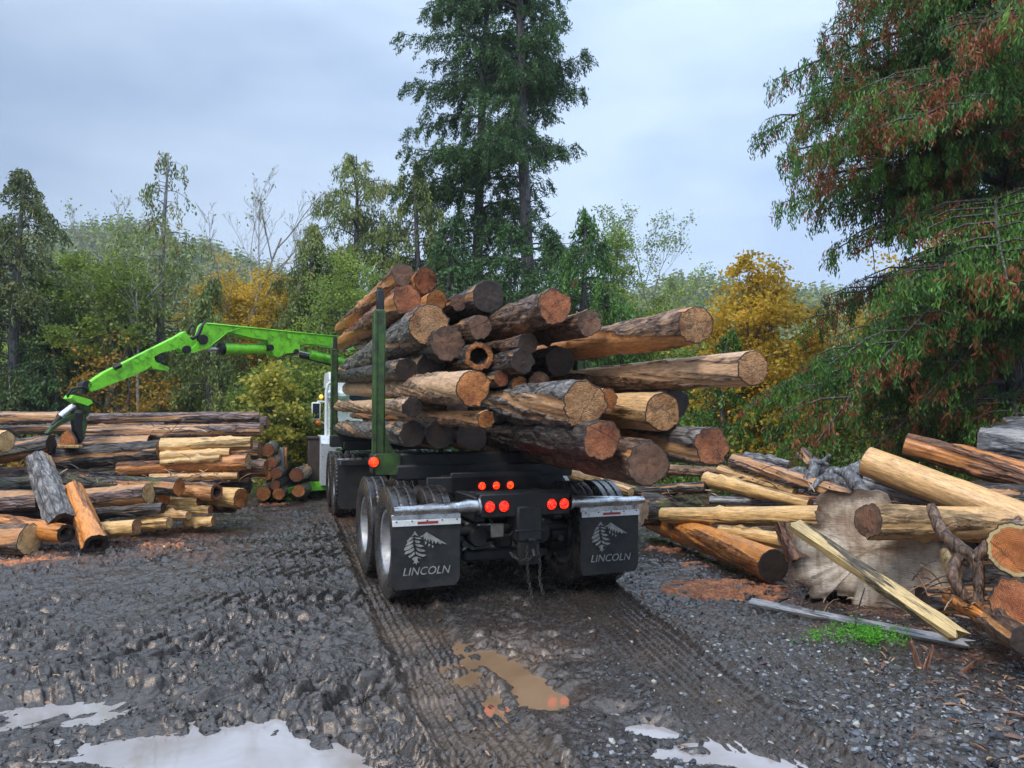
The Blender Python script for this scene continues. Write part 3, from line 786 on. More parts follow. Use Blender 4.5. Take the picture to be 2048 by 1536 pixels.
# ------------------------------------------------------------------ logs
NLOG = [0]
def make_log(label, p0, p1, r0, r1, bark, end, group=None, e2=None, bend=0.0, hollow=0, lump=.05, name='log', cat='log', knots=8, tilt=0.0, oval=1.0, seed=None, ridge=1.0):
    """one felled log: bark sheet as the thing, its two sawn ends as children. p0 = the end one sees"""
    NLOG[0] += 1
    sd_ = seed or NLOG[0] * 13
    rg = np.random.default_rng(sd_)
    p0, p1 = Vector(p0), Vector(p1)
    ax = p1 - p0; L = ax.length; ax.normalize()
    q = Vector((0, 0, 1)).rotation_difference(ax)
    nt = 64
    nz = int(min(150, max(14, L / .05)))
    th = np.linspace(0, 2 * PI, nt, endpoint=False)
    z = np.linspace(0, L, nz)
    TH, Z = np.meshgrid(th, z)
    t = Z / L
    base = r0 + (r1 - r0) * t
    cx, cy = np.cos(TH), np.sin(TH)
    def cyl(fx, fz, s):      # periodic noise round the trunk
        return fbm(cx * fx + 20 + s, cy * fx + Z * fz + 40, sd_ + s, 3)
    prof = 1 + lump * 2 * (cyl(1.1, .35, 1) - .5) + lump * .8 * (cyl(2.6, .8, 2) - .5)
    rid = (vn(TH * nt / (2 * PI) * .5, Z * 2.2, sd_ + 5) - .5)
    rid2 = (fbm(cx * 7 + 9, cy * 7 + Z * 3.1, sd_ + 8, 3) - .5)
    rr_ = base * prof + (.010 * rid + .034 * rid2) * ridge * np.clip(base / .2, .4, 1.4)
    bare = .5 + 1.25 * (fbm(cx * 1.3 + 11, cy * 1.3 + Z * .75 + 33, sd_ + 55, 4, .55) - .5)
    thb = AMT.get(bark, .9)
    bm_ = sstep(thb - .035, thb + .035, bare * .76 + .24 * .5)
    rr_ = rr_ - bm_ * (.014 * ridge + .35 * (.010 * rid + .034 * rid2) * ridge) * np.clip(base / .16, .4, 1.2)
    rr_ = rr_ + (1 - bm_) * .016 * ridge * (sstep(.42, .58, vn(TH * nt / (2 * PI) * .33, Z * 3.6, sd_ + 71)) - .5) * np.clip(base / .2, .3, 1.3)
    for k in range(knots):
        kz, kt = rg.uniform(.1, .9) * L, rg.uniform(0, 2 * PI)
        dth = np.angle(np.exp(1j * (TH - kt)))
        rr_ = rr_ + rg.uniform(.012, .045) * np.exp(-((Z - kz) / .05) ** 2 - (dth * base / .04) ** 2)
    bd = rg.uniform(0, 2 * PI)
    bx = (bend * math.cos(bd)) * np.sin(PI * t); by = (bend * math.sin(bd)) * np.sin(PI * t)
    Zt = Z + tilt * rr_ * cy * np.where(t < .5, 1 - t * 2, 0)       # sloping cut
    Xv = rr_ * cx + bx; Yv = rr_ * cy * oval + by
    V = np.stack([Xv, Yv, Zt], -1).reshape(-1, 3)
    i = (np.arange(nz - 1)[:, None] * nt + np.arange(nt)[None]).ravel()
    j = (np.arange(nz - 1)[:, None] * nt + (np.arange(nt)[None] + 1) % nt).ravel()
    F = np.stack([i, j, j + nt, i + nt], 1)
    o = mesh_np(name, V, F, M[bark], attrs={'bare': bare.ravel()})
    o.location = p0; o.rotation_mode = 'QUATERNION'; o.rotation_quaternion = q
    tag(o, label, cat, group)
    for which in (0, 1):
        row = 0 if which == 0 else nz - 1
        ring = np.stack([Xv[row], Yv[row], Zt[row]], 1)
        c0 = np.array([bx[row, 0], by[row, 0], Z[row, 0]])
        fr = np.array([1, .985, .93, .82, .68, .52, .36, .2, .08])
        if hollow and which == 0: fr = np.array([1, .985, .93, .84, .72, .60, .52, .44, .28, .1])
        pts = []
        for m_, f_ in enumerate(fr):
            pr = c0 + (ring - c0) * f_
            out = -1 if which == 0 else 1
            rough_ = (fbm(cx[0] * f_ * 4 + 3, cy[0] * f_ * 4 + 7, sd_ + 31, 3) - .5) * .014 * min(1, (1 - f_) * 8) * np.clip(base[row, 0] / .2, .4, 1.3)
            dz = out * (rough_ + .004)
            if hollow and which == 0 and f_ < .58:
                wob = 1
                dz = dz + hollow * (1 if f_ < .5 else .6)
                pr = c0 + (ring - c0) * (f_ + 1.2 * (fbm(cx[0] * 1.6 + 5, cy[0] * 1.6 + 5, sd_ + 90, 3)[:, None] - .5)) + np.array([.12, -.1, 0]) * base[0, 0]
            if f_ == 1: dz = 0
            pr = pr.copy(); pr[:, 2] += dz
            pts.append(pr)
        pts = np.array(pts)
        cen = c0.copy()[None]; cen[0, 2] += (hollow if (hollow and which == 0) else 0)
        V2 = np.concatenate([pts.reshape(-1, 3), cen])
        nr = len(fr)
        a = (np.arange(nr - 1)[:, None] * nt + np.arange(nt)[None]).ravel()
        b = (np.arange(nr - 1)[:, None] * nt + (np.arange(nt)[None] + 1) % nt).ravel()
        q4 = np.stack([a, a + nt, b + nt, b], 1) if which == 0 else np.stack([a, b, b + nt, a + nt], 1)
        q4 = q4[:, ::-1] if which == 0 else q4
        q4 = q4[:, ::-1]
        la = (nr - 1) * nt + np.arange(nt); lb = (nr - 1) * nt + (np.arange(nt) + 1) % nt
        tri = np.stack([la, lb, np.full(nt, nr * nt)], 1)
        if which == 0: tri = tri[:, ::-1]
        mats = M[end if which == 0 else (e2 or end)]
        att = np.concatenate([np.repeat(fr, nt), [0.0]])
        hol = hollow and which == 0
        f_o = mesh_np('cut_end', V2, [q4, tri], [mats, M['hollow']] if hol else mats, o, smooth=True, attrs={'rr': att})
        if hol:
            mi = np.zeros(len(f_o.data.polygons), np.int32)
            mi[nt * 5:] = 1
            f_o.data.polygons.foreach_set('material_index', mi)
    return o

def pxr(dpx, D): return dpx / 2 / FPX * D
def plog(label, a, b, da, db, bark, end, group=None, **k):
    """a,b = (px,py,D); da,db = how thick it looks in the photograph at each end"""
    return make_log(label, at(*a), at(*b), pxr(da, a[2]), pxr(db, b[2]), bark, end, group, **k)

# load on the truck: (u) metres in from the left stakes, ends hang out behind the rear bunk
LT = R(17.3)
LO = Vector((-1.39, 8.1, 0)); LR = Vector((math.cos(LT), math.sin(LT), 0)); LBk = Vector((math.sin(LT), -math.cos(LT), 0))
GL = 'logs loaded on the truck'
def load(label, px, py, dpx, u, tz, bark, end, du=0.0, sf=-7.4, td=.85, **k):
    if u < .75 and abs(du) < .01: du = -.16
    """near end where the photograph shows it; far end at s=sf with centre height tz and sideways drift du"""
    ang = math.radians(17.3)
    r = (px - 1024) / FPX
    a = LO.x + LR.x * u; b = LO.y + LR.y * u
    s = (r * b - a) / (LBk.x - r * LBk.y)
    D = b + LBk.y * s
    p0 = at(px, py, D)
    f = LO + LR * (u + du) + LBk * sf
    rad = pxr(dpx, D)
    p1 = Vector((f.x, f.y, tz))
    return make_log(label, p0, p1, rad, rad * td, bark, end, GL, **k)

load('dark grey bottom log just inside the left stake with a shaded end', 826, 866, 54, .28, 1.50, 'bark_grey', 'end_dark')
load('reddish log at the left stake, second from the bottom, dull grey end', 825, 815, 43, .24, 1.92, 'bark_pale', 'end_dark')
load('brown log with a smooth orange end split by one crack, left side of the load', 946, 775, 76,   .52, 2.27, 'bark_pale', 'end_orange', knots=7)
load('small log with a bright orange broken end poking out mid left', 972, 839, 38, .62, 1.75, 'bark_tan', 'end_orange', tilt=.3)
load('large grey barked log with broad tan face above the left stake', 858, 650, 84, .55, 2.62, 'bark_grey', 'end_tan', td=.7, du=-.25)
load('round brown log end nestled under the broad tan face', 896, 687, 70, .72, 2.52, 'bark_dark', 'end_brown', du=-.1)
load('hollow log with a ragged orange ring end near the centre of the load', 957, 713, 60, .98, 2.50, 'bark_dark', 'end_orange', hollow=.25)
load('short dark brown log end beside the ribbed upper log', 960, 655, 50, 1.0, 2.85, 'bark_brown', 'end_brown')
load('red and grey ended log second from the top left of the load', 814, 600, 62, .42, 3.15, 'bark_red', 'end_red', du=-.22, td=.8)
load('topmost red-brown log on the left with a ragged dull end', 806, 550, 48, .46, 3.45, 'bark_red', 'end_brown', du=-.25, td=.9, lump=.12)
load('topmost log on the right of the pair, with a dark red face', 852, 560, 52, .72, 3.4, 'bark_red', 'end_red', lump=.12, tilt=.35)
load('splintered orange log end below the topmost pair', 872, 603, 46, .70, 3.15, 'bark_red', 'end_orange', lump=.1, tilt=.4)
load('black wet log with shiny top and dark end, top centre', 976, 592, 66, 1.25, 3.2, 'bark_dark', 'end_dark', ridge=.4)
load('gnarled dark stub of a log left of the black wet log', 916, 605, 34, 1.0, 3.15, 'bark_dark', 'end_brown', lump=.16)
load('ribbed brown log with round red-brown face, upper right of centre', 1110, 616, 76, 1.45, 2.95, 'bark_brown', 'end_red', ridge=1.5)
load('dark ended brown log just right of the ribbed upper log', 1178, 646, 54, 1.75, 2.85, 'bark_brown', 'end_brown')
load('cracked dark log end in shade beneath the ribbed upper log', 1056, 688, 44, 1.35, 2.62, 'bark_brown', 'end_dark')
load('long patchy log with tan face sticking out highest on the right', 1390, 651, 80, 2.08, 2.58, 'bark_tan', 'end_tan', bend=.05, td=.8)
load('longest log with chipped tan face reaching farthest right', 1506, 736, 78, 2.28, 2.28, 'bark_pale', 'end_tan', td=.72, lump=.06)
load('thick grey ribbed log with splintery tan face in mid load', 1168, 811, 98, 1.30, 1.95, 'bark_grey', 'end_tan', ridge=1.4)
load('small orange log end tucked behind the thick splintery face', 1214, 800, 46, 1.62, 2.05, 'bark_tan', 'end_orange')
load('pale orange debarked log with ribbed face, right of centre', 1326, 824, 84, 1.98, 2.0, 'peel_pale', 'end_tan', td=.9)
load('dark log peeping out behind the pale orange debarked log', 1350, 806, 62, 2.32, 2.1, 'bark_dark', 'end_dark')
load('dark grey bottom log with smooth brown-orange face', 1204, 881, 84, 1.35, 1.56, 'bark_dark', 'end_red', knots=3)
load('lowest brown log with a wide radially cracked face', 1296, 926, 92, 1.72, 1.50, 'bark_brown', 'end_brown')
load('grey-brown log with deeply furrowed rusty face, lowest right', 1424, 893, 80, 2.2, 1.55, 'bark_grey', 'end_red')
load('small dark red log end deep in the middle of the load', 1003, 757, 32, 1.15, 2.2, 'bark_dark', 'end_red')
load('small orange-centred log end deep in the middle of the load', 1038, 768, 32, 1.3, 2.15, 'bark_dark', 'end_orange')
load('brown log end in shade at the middle right of the load', 1078, 765, 44, 1.5, 2.15, 'bark_dark', 'end_brown')
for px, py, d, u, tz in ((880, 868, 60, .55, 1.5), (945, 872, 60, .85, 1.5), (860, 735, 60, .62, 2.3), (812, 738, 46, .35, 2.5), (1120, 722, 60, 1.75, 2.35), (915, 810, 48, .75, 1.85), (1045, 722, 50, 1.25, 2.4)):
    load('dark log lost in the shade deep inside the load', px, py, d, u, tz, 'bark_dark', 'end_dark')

# ---- left pile
GP = 'logs stacked in the left pile'
def L_(label, a, b, da, db, bark, end, **k): return plog(label, b, a, db, da, bark, end, GP, **k)   # b = right end is the seen one
L_('lilac-brown log along the top of the left pile, left of the grapple', (-190, 836, 12.9), (118, 835, 12.9), 25, 22, 'bark_lilac', 'end_orange')
L_('long thin lilac-grey log topping the pile right of the grapple', (166, 838, 13.2), (519, 834, 13.6), 24, 20, 'bark_lilac', 'end_pale')
L_('hind top log ending in a tan butt beside the yellow bush', (100, 850, 14.3), (535, 845, 14.3), 24, 24, 'bark_lilac', 'end_tan')
L_('thin lilac log lying just under the top row', (-190, 864, 13), (330, 853, 13.3), 18, 18, 'bark_lilac', 'end_tan')
L_('thick purple-brown log, second row, pale rim at its right end', (165, 866, 12.9), (523, 859, 13.0), 30, 26, 'bark_lilac', 'end_pale')
L_('round pale yellow sawn end at the left edge of the photo', (-160, 878, 11.3), (12, 883, 10.9), 44, 45, 'peel_pale', 'end_pale')
L_('dark mossy log held under the green grapple', (-190, 925, 11.9), (103, 888, 12.0), 50, 38, 'bark_mossy', 'end_dark', bend=.05)
L_('large black furrowed log in the middle of the left pile', (100, 920, 12.2), (322, 902, 12.1), 40, 44, 'bark_dark', 'end_pale', lump=.08)
L_('broad pale yellow peeled log beside the black furrowed log', (322, 892, 12.0), (503, 886, 12.2), 32, 28, 'peel_yellow', 'end_orange')
L_('half-length pale yellow log under the broad peeled one', (322, 912, 11.9), (460, 905, 12.0), 20, 18, 'peel_yellow', 'end_orange')
L_('pointed pale yellow slab log at the foot of the peeled logs', (322, 925, 11.85), (440, 915, 11.9), 14, 12, 'peel_yellow', 'end_pale')
L_('grey log behind the leaning logs, mid height', (110, 950, 12.2), (250, 944, 12.2), 24, 22, 'bark_grey', 'end_orange')
L_('short reddish log under the black furrowed log', (200, 935, 12.6), (312, 929, 12.5), 20, 18, 'bark_lilac', 'end_tan')
L_('dull log at the left edge below the mossy log', (-190, 955, 12), (100, 945, 12.2), 28, 24, 'bark_lilac', 'end_brown')
L_('grey mossy log at the left edge, lower middle', (-190, 985, 11.4), (80, 965, 11.6), 34, 28, 'bark_mossy', 'end_brown')
L_('brown log with torn orange patches below the pale yellow logs', (240, 938, 12.1), (496, 924, 12.0), 34, 34, 'bark_red', 'end_pale', lump=.08)
L_('short log with a white top beside the round orange ends', (440, 938, 12.3), (532, 936, 12.3), 32, 32, 'bark_brown', 'end_orange')
L_('slim pale pole in the right half of the pile', (300, 955, 11.9), (476, 951, 12.0), 16, 16, 'peel_pale', 'end_pale')
L_('grey-mossy log with an orange oval end in the lower middle', (140, 962, 11.9), (358, 975, 11.1), 30, 34, 'bark_mossy', 'end_orange')
L_('purple-brown log with a pale rimmed end in the lower left', (120, 1003, 11.2), (297, 987, 11.0), 40, 44, 'bark_lilac', 'end_pale')
L_('stubby pale log with an orange end beside the rimmed log', (250, 996, 11.5), (328, 994, 11.3), 36, 36, 'peel_pale', 'end_orange')
L_('hollow dark-ended log with a torn pale top', (330, 975, 11.7), (433, 984, 11.3), 30, 36, 'bark_brown', 'end_red', hollow=.15, lump=.12)
L_('yellow log with a tall orange oval end near the pile end', (400, 990, 11.9), (482, 996, 11.5), 34, 42, 'peel_yellow', 'end_orange')
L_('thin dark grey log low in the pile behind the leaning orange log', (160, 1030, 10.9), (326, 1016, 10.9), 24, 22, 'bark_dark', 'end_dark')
L_('shadowed brown log at the left edge above the front logs', (-190, 1010, 10.9), (82, 1000, 10.9), 46, 42, 'bark_lilac', 'end_brown')
L_('yellow log butt just right of the leaning orange log', (190, 1060, 10.5), (273, 1054, 10.4), 32, 34, 'peel_yellow', 'end_tan')
L_('small yellow billet at the pile foot', (262, 1050, 11.0), (339, 1045, 10.9), 24, 24, 'peel_yellow', 'end_pale')
L_('pale billet in the second row from the ground', (310, 1034, 11.3), (377, 1031, 11.2), 20, 20, 'peel_pale', 'end_pale')
L_('lowest yellow billet at the right of the pile foot', (372, 1042, 11.4), (427, 1040, 11.3), 18, 18, 'peel_yellow', 'end_tan')
L_('yellow billet under the hollow dark-ended log', (330, 1003, 11.6), (400, 1003, 11.4), 22, 22, 'peel_yellow', 'end_brown')
L_('long yellow billet lying above the lowest billets', (325, 1019, 11.5), (421, 1020, 11.3), 18, 18, 'peel_yellow', 'end_red')
L_('dark log filling the gap behind the orange oval end', (280, 975, 12.3), (500, 968, 12.5), 34, 34, 'bark_dark', 'end_dark')
L_('brown log lying deep at the right of the pile foot', (250, 1006, 12.0), (470, 1010, 12.0), 34, 30, 'bark_brown', 'end_dark')
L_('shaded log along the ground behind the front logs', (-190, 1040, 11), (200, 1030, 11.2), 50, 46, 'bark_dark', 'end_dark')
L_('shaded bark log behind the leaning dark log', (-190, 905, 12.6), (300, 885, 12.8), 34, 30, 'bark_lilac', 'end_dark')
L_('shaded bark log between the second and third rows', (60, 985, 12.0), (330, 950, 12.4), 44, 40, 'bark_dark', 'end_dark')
L_('dark log under the pale yellow ones at the back', (250, 905, 12.8), (520, 900, 12.9), 40, 36, 'bark_brown', 'end_tan')
plog('dark grey log leaning on the pile with a peeled orange flank', (126, 1052, 10.0), (78, 922, 11.2), 58, 46, 'bark_grey', 'end_dark', GP, hollow=.1)
plog('short orange peeled log leaning beside the dark leaning one', (192, 1090, 9.75), (147, 978, 10.7), 52, 38, 'peel_orange', 'end_dark', GP, hollow=.15)
plog('front log with a white rimmed hollow end pointing right', (130, 1067, 9.85), (-150, 1030, 10.8), 40, 46, 'peel_orange', 'end_dark', GP, e2='end_dark', hollow=.2)
plog('thick front log at the bottom left corner of the pile with an oval pale end', (60, 1079, 9.8), (-190, 1082, 10.3), 62, 60, 'bark_brown', 'end_pale', GP)
GE = 'logs seen end-on beside the truck'
for px, py, d, lab, e in (
    (536, 901, 25, 'topmost round orange end at the corner of the pile', 'end_red'), (542, 926, 24, 'round orange end directly below the topmost one', 'end_red'),
    (552, 947, 23, 'orange end at the right of the clustered trio', 'end_red'), (534, 951, 20, 'orange end at the left of the clustered trio', 'end_orange'),
    (550, 970, 20, 'smallest orange end in the cluster', 'end_red'), (527, 987, 29, 'orange end lowest left on the ground', 'end_orange'),
    (557, 988, 24, 'orange end on the ground next to the lowest left one', 'end_orange'), (593, 950, 29, 'large round end standing apart on top at the right', 'end_red'),
    (597, 982, 26, 'ragged orange end on the ground at the far right', 'end_orange')):
    D = 15.2
    plog(lab, (px, py, D), (px + 30 - (px > 585) * -18, py - 18 + (py < 920) * -6, D + 4.0), d, d * .78, 'bark_grey', e, GE, ridge=.7)

# ---- right pile
GR = 'logs heaped on the right'
def R_(label, a, b, da, db, bark, end, **k): return plog(label, a, b, da, db, bark, end, GR, **k)
R_('wet bright orange log lying in front with a dark streaked end', (1547, 1131, 7.95), (1308, 1040, 11.2), 68, 46, 'peel_orange', 'end_dark', ridge=.6)
R_('straight yellow log lying level behind the orange one', (1640, 1032, 8.9), (1325, 1030, 10.2), 44, 32, 'peel_yellow', 'end_orange', ridge=.8)
R_('short yellow log with a reddish end wedged behind the orange log', (1578, 1083, 8.6), (1440, 1062, 9.4), 36, 22, 'peel_yellow', 'end_red')
R_('broad grooved grey-brown stump piece behind the mudflap', (1285, 1020, 10.6), (1400, 1022, 10.8), 58, 34, 'bark_mossy', 'end_grey', lump=.15, ridge=1.8)
R_('yellow peeled log slanting down from a small reddish end', (1412, 958, 10.5), (1620, 1008, 9.2), 32, 22, 'peel_yellow', 'end_red')
R_('long lilac-grey log slanting across the back of the heap', (1468, 921, 11.0), (1740, 1004, 9.0), 30, 30, 'bark_lilac', 'end_grey')
R_('faded yellow pole tucked under the lilac-grey log', (1440, 940, 11.2), (1590, 985, 10.0), 22, 18, 'peel_pale', 'end_pale')
R_('pale weathered log at the back right of the furrowed rusty face', (1490, 913, 11.8), (1580, 930, 11.3), 20, 18, 'grey_wood', 'end_grey')
R_('pale orange pole seen under the load above the tyres', (1098, 938, 12.2), (1262, 985, 10.8), 24, 20, 'peel_pale', 'end_pale')
R_('bleached pole beside the pale orange pole under the load', (1190, 958, 12.4), (1330, 1000, 11.4), 20, 18, 'bark_tan', 'end_pale')
R_('gnarled black log with a planed grey top right of the tyres', (1412, 975, 10.4), (1240, 985, 11.2), 24, 16, 'bark_dark', 'end_dark', lump=.15)
R_('thin dull log low behind the yellow slanting log', (1420, 1000, 10.2), (1640, 1005, 9.6), 16, 16, 'grey_wood', 'end_grey')
R_('reddish log lying level beneath the furrowed rusty face', (1330, 940, 12.2), (1460, 945, 12.2), 22, 18, 'bark_tan', 'end_orange')
R_('short bark-covered stub pointing up at the back of the heap', (1602, 906, 11.2), (1650, 948, 10.8), 26, 30, 'bark_lilac', 'end_grey')
R_('log with a black charred-looking end lying over the big slab', (1736, 1041, 6.6), (2000, 1050, 7.3), 72, 78, 'peel_pale', 'end_brown', lump=.08)
R_('long smooth pale log running out of frame at the upper right', (1734, 923, 8.6), (2260, 1122, 6.9), 64, 86, 'peel_pale', 'end_pale', ridge=.75, knots=12)
R_('red-brown barked log with pale scars above the smooth pale log', (1812, 888, 9.3), (2280, 1012, 8.0), 50, 70, 'bark_red', 'end_pale', ridge=1.3)
R_('huge silver-grey weathered log at the top right', (1962, 885, 9.8), (2330, 905, 8.6), 66, 120, 'grey_wood', 'end_grey', lump=.1, ridge=1.8)
R_('bleached grey log showing above the silver-grey one', (2010, 862, 10.6), (2330, 840, 10.2), 50, 80, 'grey_wood', 'end_grey', lump=.1)
R_('upper log at the right edge with a cream rim and orange heart', (2030, 1100, 5.5), (2190, 1072, 7.2), 112, 104, 'bark_grey', 'end_sap', lump=.1, ridge=.7)
R_('lower log at the right edge with a wide brown-orange end', (2034, 1210, 5.35), (2240, 1190, 7.2), 104, 96, 'bark_dark', 'end_red')
R_('dark slab-like log end at the lower right corner of the heap', (2052, 1282, 5.0), (1960, 1228, 5.9), 60, 50, 'bark_brown', 'end_dark')
R_('broken bright orange log piece among the splinters', (1988, 1242, 5.55), (1900, 1196, 6.1), 28, 34, 'peel_orange', 'end_orange', lump=.14)
R_('grey plank-like split log behind the pale log', (1735, 965, 9.0), (1870, 1000, 8.2), 34, 30, 'grey_wood', 'end_grey')
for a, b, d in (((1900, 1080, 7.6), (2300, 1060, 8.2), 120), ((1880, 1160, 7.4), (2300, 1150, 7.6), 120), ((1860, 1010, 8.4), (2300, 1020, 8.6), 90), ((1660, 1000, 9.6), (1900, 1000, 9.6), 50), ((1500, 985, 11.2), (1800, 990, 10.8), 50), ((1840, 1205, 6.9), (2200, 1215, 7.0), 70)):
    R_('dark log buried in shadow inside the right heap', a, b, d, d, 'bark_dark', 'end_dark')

def wood_piece(name, label, cat, p0, p1, w, th, mat, roll=0.0, taper=1.0, ragged=.06, seed=3):
    """a sawn or split plank with broken end"""
    p0, p1 = Vector(p0), Vector(p1)
    ax = p1 - p0; L = ax.length
    q = Vector((0, 0, 1)).rotation_difference(ax.normalized())
    nz = 40; rg2 = np.random.default_rng(seed)
    sec = [(-.5, -.5), (-.2, -.5), (.15, -.5), (.5, -.5), (.5, 0), (.5, .5), (.1, .5), (-.25, .5), (-.5, .5), (-.5, 0)]
    V = []
    for i in range(nz):
        t = i / (nz - 1)
        for k, (a, b) in enumerate(sec):
            z = t * L
            if t == 1: z += ragged * rg2.uniform(-1, 1)
            if t == 0: z += ragged * .4 * rg2.uniform(-1, 1)
            f = 1 + (taper - 1) * t
            e = .08 * (vn(np.array(k * 3.1), np.array(t * 9.0), seed) - .5)
            x = (a + float(e)) * w * f; y = (b + float(e) * 1.5) * th * f
            V.append((x * math.cos(roll) - y * math.sin(roll), x * math.sin(roll) + y * math.cos(roll), z))
    n = len(sec); F = []
    for i in range(nz - 1):
        for k in range(n):
            k2 = (k + 1) % n
            F.append((i * n + k, i * n + k2, (i + 1) * n + k2, (i + 1) * n + k))
    mb = MB().add(V, F + [tuple(range(n))[::-1], tuple((nz - 1) * n + k for k in range(n))])
    o = mb.build(name, M[mat], smooth='auto')
    a_ = o.data.attributes.new('bare', 'FLOAT', 'POINT')
    co = np.empty(len(o.data.vertices) * 3, np.float32); o.data.vertices.foreach_get('co', co); co = co.reshape(-1, 3)
    a_.data.foreach_set('value', ((.42 if mat == 'bark_red' else .60) + .45 * (fbm(co[:, 0] * 9 + 3, co[:, 2] * 1.6 + co[:, 1] * 9, seed + 4, 3) - .5)).astype(np.float32))
    o.location = p0; o.rotation_mode = 'QUATERNION'; o.rotation_quaternion = q
    return tag(o, label, cat)
wood_piece('plank', 'thick yellow split plank leaning across the big slab', 'plank', at(1590, 1050, 6.7), at(1915, 1272, 5.55), .125, .065, 'plank', roll=.9)
wood_piece('plank', 'long thin weathered board lying on the gravel before the slab', 'plank', at(1502, 1203, 7.1), at(1935, 1288, 5.75), .07, .03, 'grey_wood', roll=1.3)
wood_piece('split_log', 'dark splintered slab standing behind the leaning plank', 'split log', at(1572, 1050, 7.5), at(1600, 1120, 7.3), .22, .08, 'bark_red', roll=.3, seed=8)
wood_piece('split_log', 'thin brown split rail over the slanting yellow log', 'split log', at(1492, 983, 10.0), at(1655, 1000, 9.1), .06, .05, 'bark_red', roll=.3, seed=5)

# big butt slab: fluted outline cut across, thick, its face to the camera
def slab():
    c = at(1738, 1102, 7.15)
    out = [(-148, 30), (-140, 62), (-118, 76), (-112, 100), (-80, 96), (-62, 78), (-40, 96), (-30, 128), (20, 134), (70, 126), (120, 108), (150, 84), (165, 30), (150, -30), (100, -70), (52, -92), (30, -112), (-18, -118), (-70, -112), (-96, -92), (-92, -60), (-106, -48), (-128, -40), (-152, -10)]
    P2 = []
    n = len(out)
    for i in range(n):     # refine with noise
        a, b = out[i], out[(i + 1) % n]
        for k in range(6):
            t = k / 6
            x = a[0] + (b[0] - a[0]) * t; y = a[1] + (b[1] - a[1]) * t
            j = 20 * (float(vn(np.array(i * 1.7 + t * 2.1), np.array(3.3), 5)) - .5) + 11 * (float(vn(np.array((i + t) * 4.1), np.array(8.3), 6)) - .5)
            l = math.hypot(x, y)
            P2.append((x * (1 + j / l), -y * (1 + j / l)))
    sc = 7.15 / FPX
    fwd = Vector((.30, .92, -.10)).normalized(); rt = Vector((1, -.30, -.02)).normalized(); rt = (rt - fwd * rt.dot(fwd)).normalized(); up = rt.cross(fwd)
    N = len(P2); ringV, fr = [], [1, .985, .93, .8, .62, .42, .22, .08]
    V = []
    for f_ in fr:
        for (x, y) in P2:
            dz = .14 * (float(fbm(np.array(x * f_ * .03 + 9), np.array(y * f_ * .03 + 5), 4, 3)) - .5) * (f_ < 1)
            V.append(rt * x * f_ * sc + up * y * f_ * sc + fwd * dz)
    V.append(Vector((0, 0, 0)))
    F = []
    for m_ in range(len(fr) - 1):
        for k in range(N):
            k2 = (k + 1) % N
            F.append((m_ * N + k, m_ * N + k2, (m_ + 1) * N + k2, (m_ + 1) * N + k))
    root = empty('stump', c, 0, 'large cream-grey butt slab with a fluted ragged outline facing the camera', 'stump')
    me = mesh_np('cut_face', np.array([tuple(v) for v in V]), [np.array(F), np.array([((len(fr) - 1) * N + k, (len(fr) - 1) * N + (k + 1) % N, len(fr) * N) for k in range(N)])], M['slab'], root, attrs={'rr': np.concatenate([np.repeat(fr, N), [0.]])})
    V2, F2 = [], []
    m = 14
    for j in range(m):
        t = j / (m - 1); f_ = 1 - .34 * t
        for (x, y) in P2:
            f2 = f_ * (1 + .05 * (float(vn(np.array(x * .2), np.array(t * 7), 9)) - .5) * (t > 0))
            V2.append(tuple(rt * x * f2 * sc + up * y * f2 * sc + fwd * (t * .85)))
    for j in range(m - 1):
        for k in range(N):
            k2 = (k + 1) % N
            F2.append((j * N + k, (j + 1) * N + k, (j + 1) * N + k2, j * N + k2))
    mesh_np('bark', np.array(V2), np.array(F2), M['bark_grey'], root)
    mb = MB().add(V2[-N:], [tuple(range(N))]); mb.build('back_face', M['end_brown'], root)
slab()

# twisted limbs and root wad
def limb(name, label, cat, pts, rads, mat, seed=1):
    P_ = [Vector(p) for p in pts]
    out, rr_ = [], []
    for i in range(len(P_) - 1):
        a = P_[max(i - 1, 0)]; b = P_[i]; c = P_[i + 1]; d = P_[min(i + 2, len(P_) - 1)]
        for k in range(8):
            t = k / 8
            out.append(.5 * ((2 * b) + (c - a) * t + (2 * a - 5 * b + 4 * c - d) * t * t + (3 * b - a - 3 * c + d) * t ** 3))
            rr_.append((rads[i] * (1 - t) + rads[i + 1] * t) * (1 + .25 * (float(vn(np.array(i * 3 + t * 5.0), np.array(seed * 1.0), 3)) - .5)))
    out.append(P_[-1]); rr_.append(rads[-1])
    return out, rr_
def limb_obj(name, label, cat, segs, mat):
    mb = MB()
    for i, (pts, rads) in enumerate(segs):
        o_, r_ = limb(name, label, cat, pts, rads, mat, i + 1); mb.tube(o_, r_, 9)
    return tag(mb.build(name, M[mat], smooth=True), label, cat)
limb_obj('broken_branch', 'crooked dark branch forking down from the pale log', 'branch', [
    ([at(1862, 1012, 6.4), at(1882, 1060, 6.2), at(1920, 1098, 6.0), at(1952, 1125, 5.9), at(1958, 1180, 5.8), at(1955, 1240, 5.75)], [.04, .048, .055, .05, .04, .03]),
    ([at(1948, 1122, 5.9), at(1975, 1090, 5.9), at(2010, 1062, 5.9), at(2040, 1035, 5.9)], [.045, .04, .032, .02]),
    ([at(1925, 1100, 6.0), at(1905, 1150, 5.9), at(1935, 1200, 5.8)], [.04, .05, .03])], 'bark_brown')
limb_obj('broken_branch', 'yellow splintered branch stub behind the crooked branch', 'branch', [([at(1888, 1102, 6.5), at(1902, 1140, 6.3), at(1925, 1190, 6.1)], [.035, .05, .03])], 'peel_yellow')
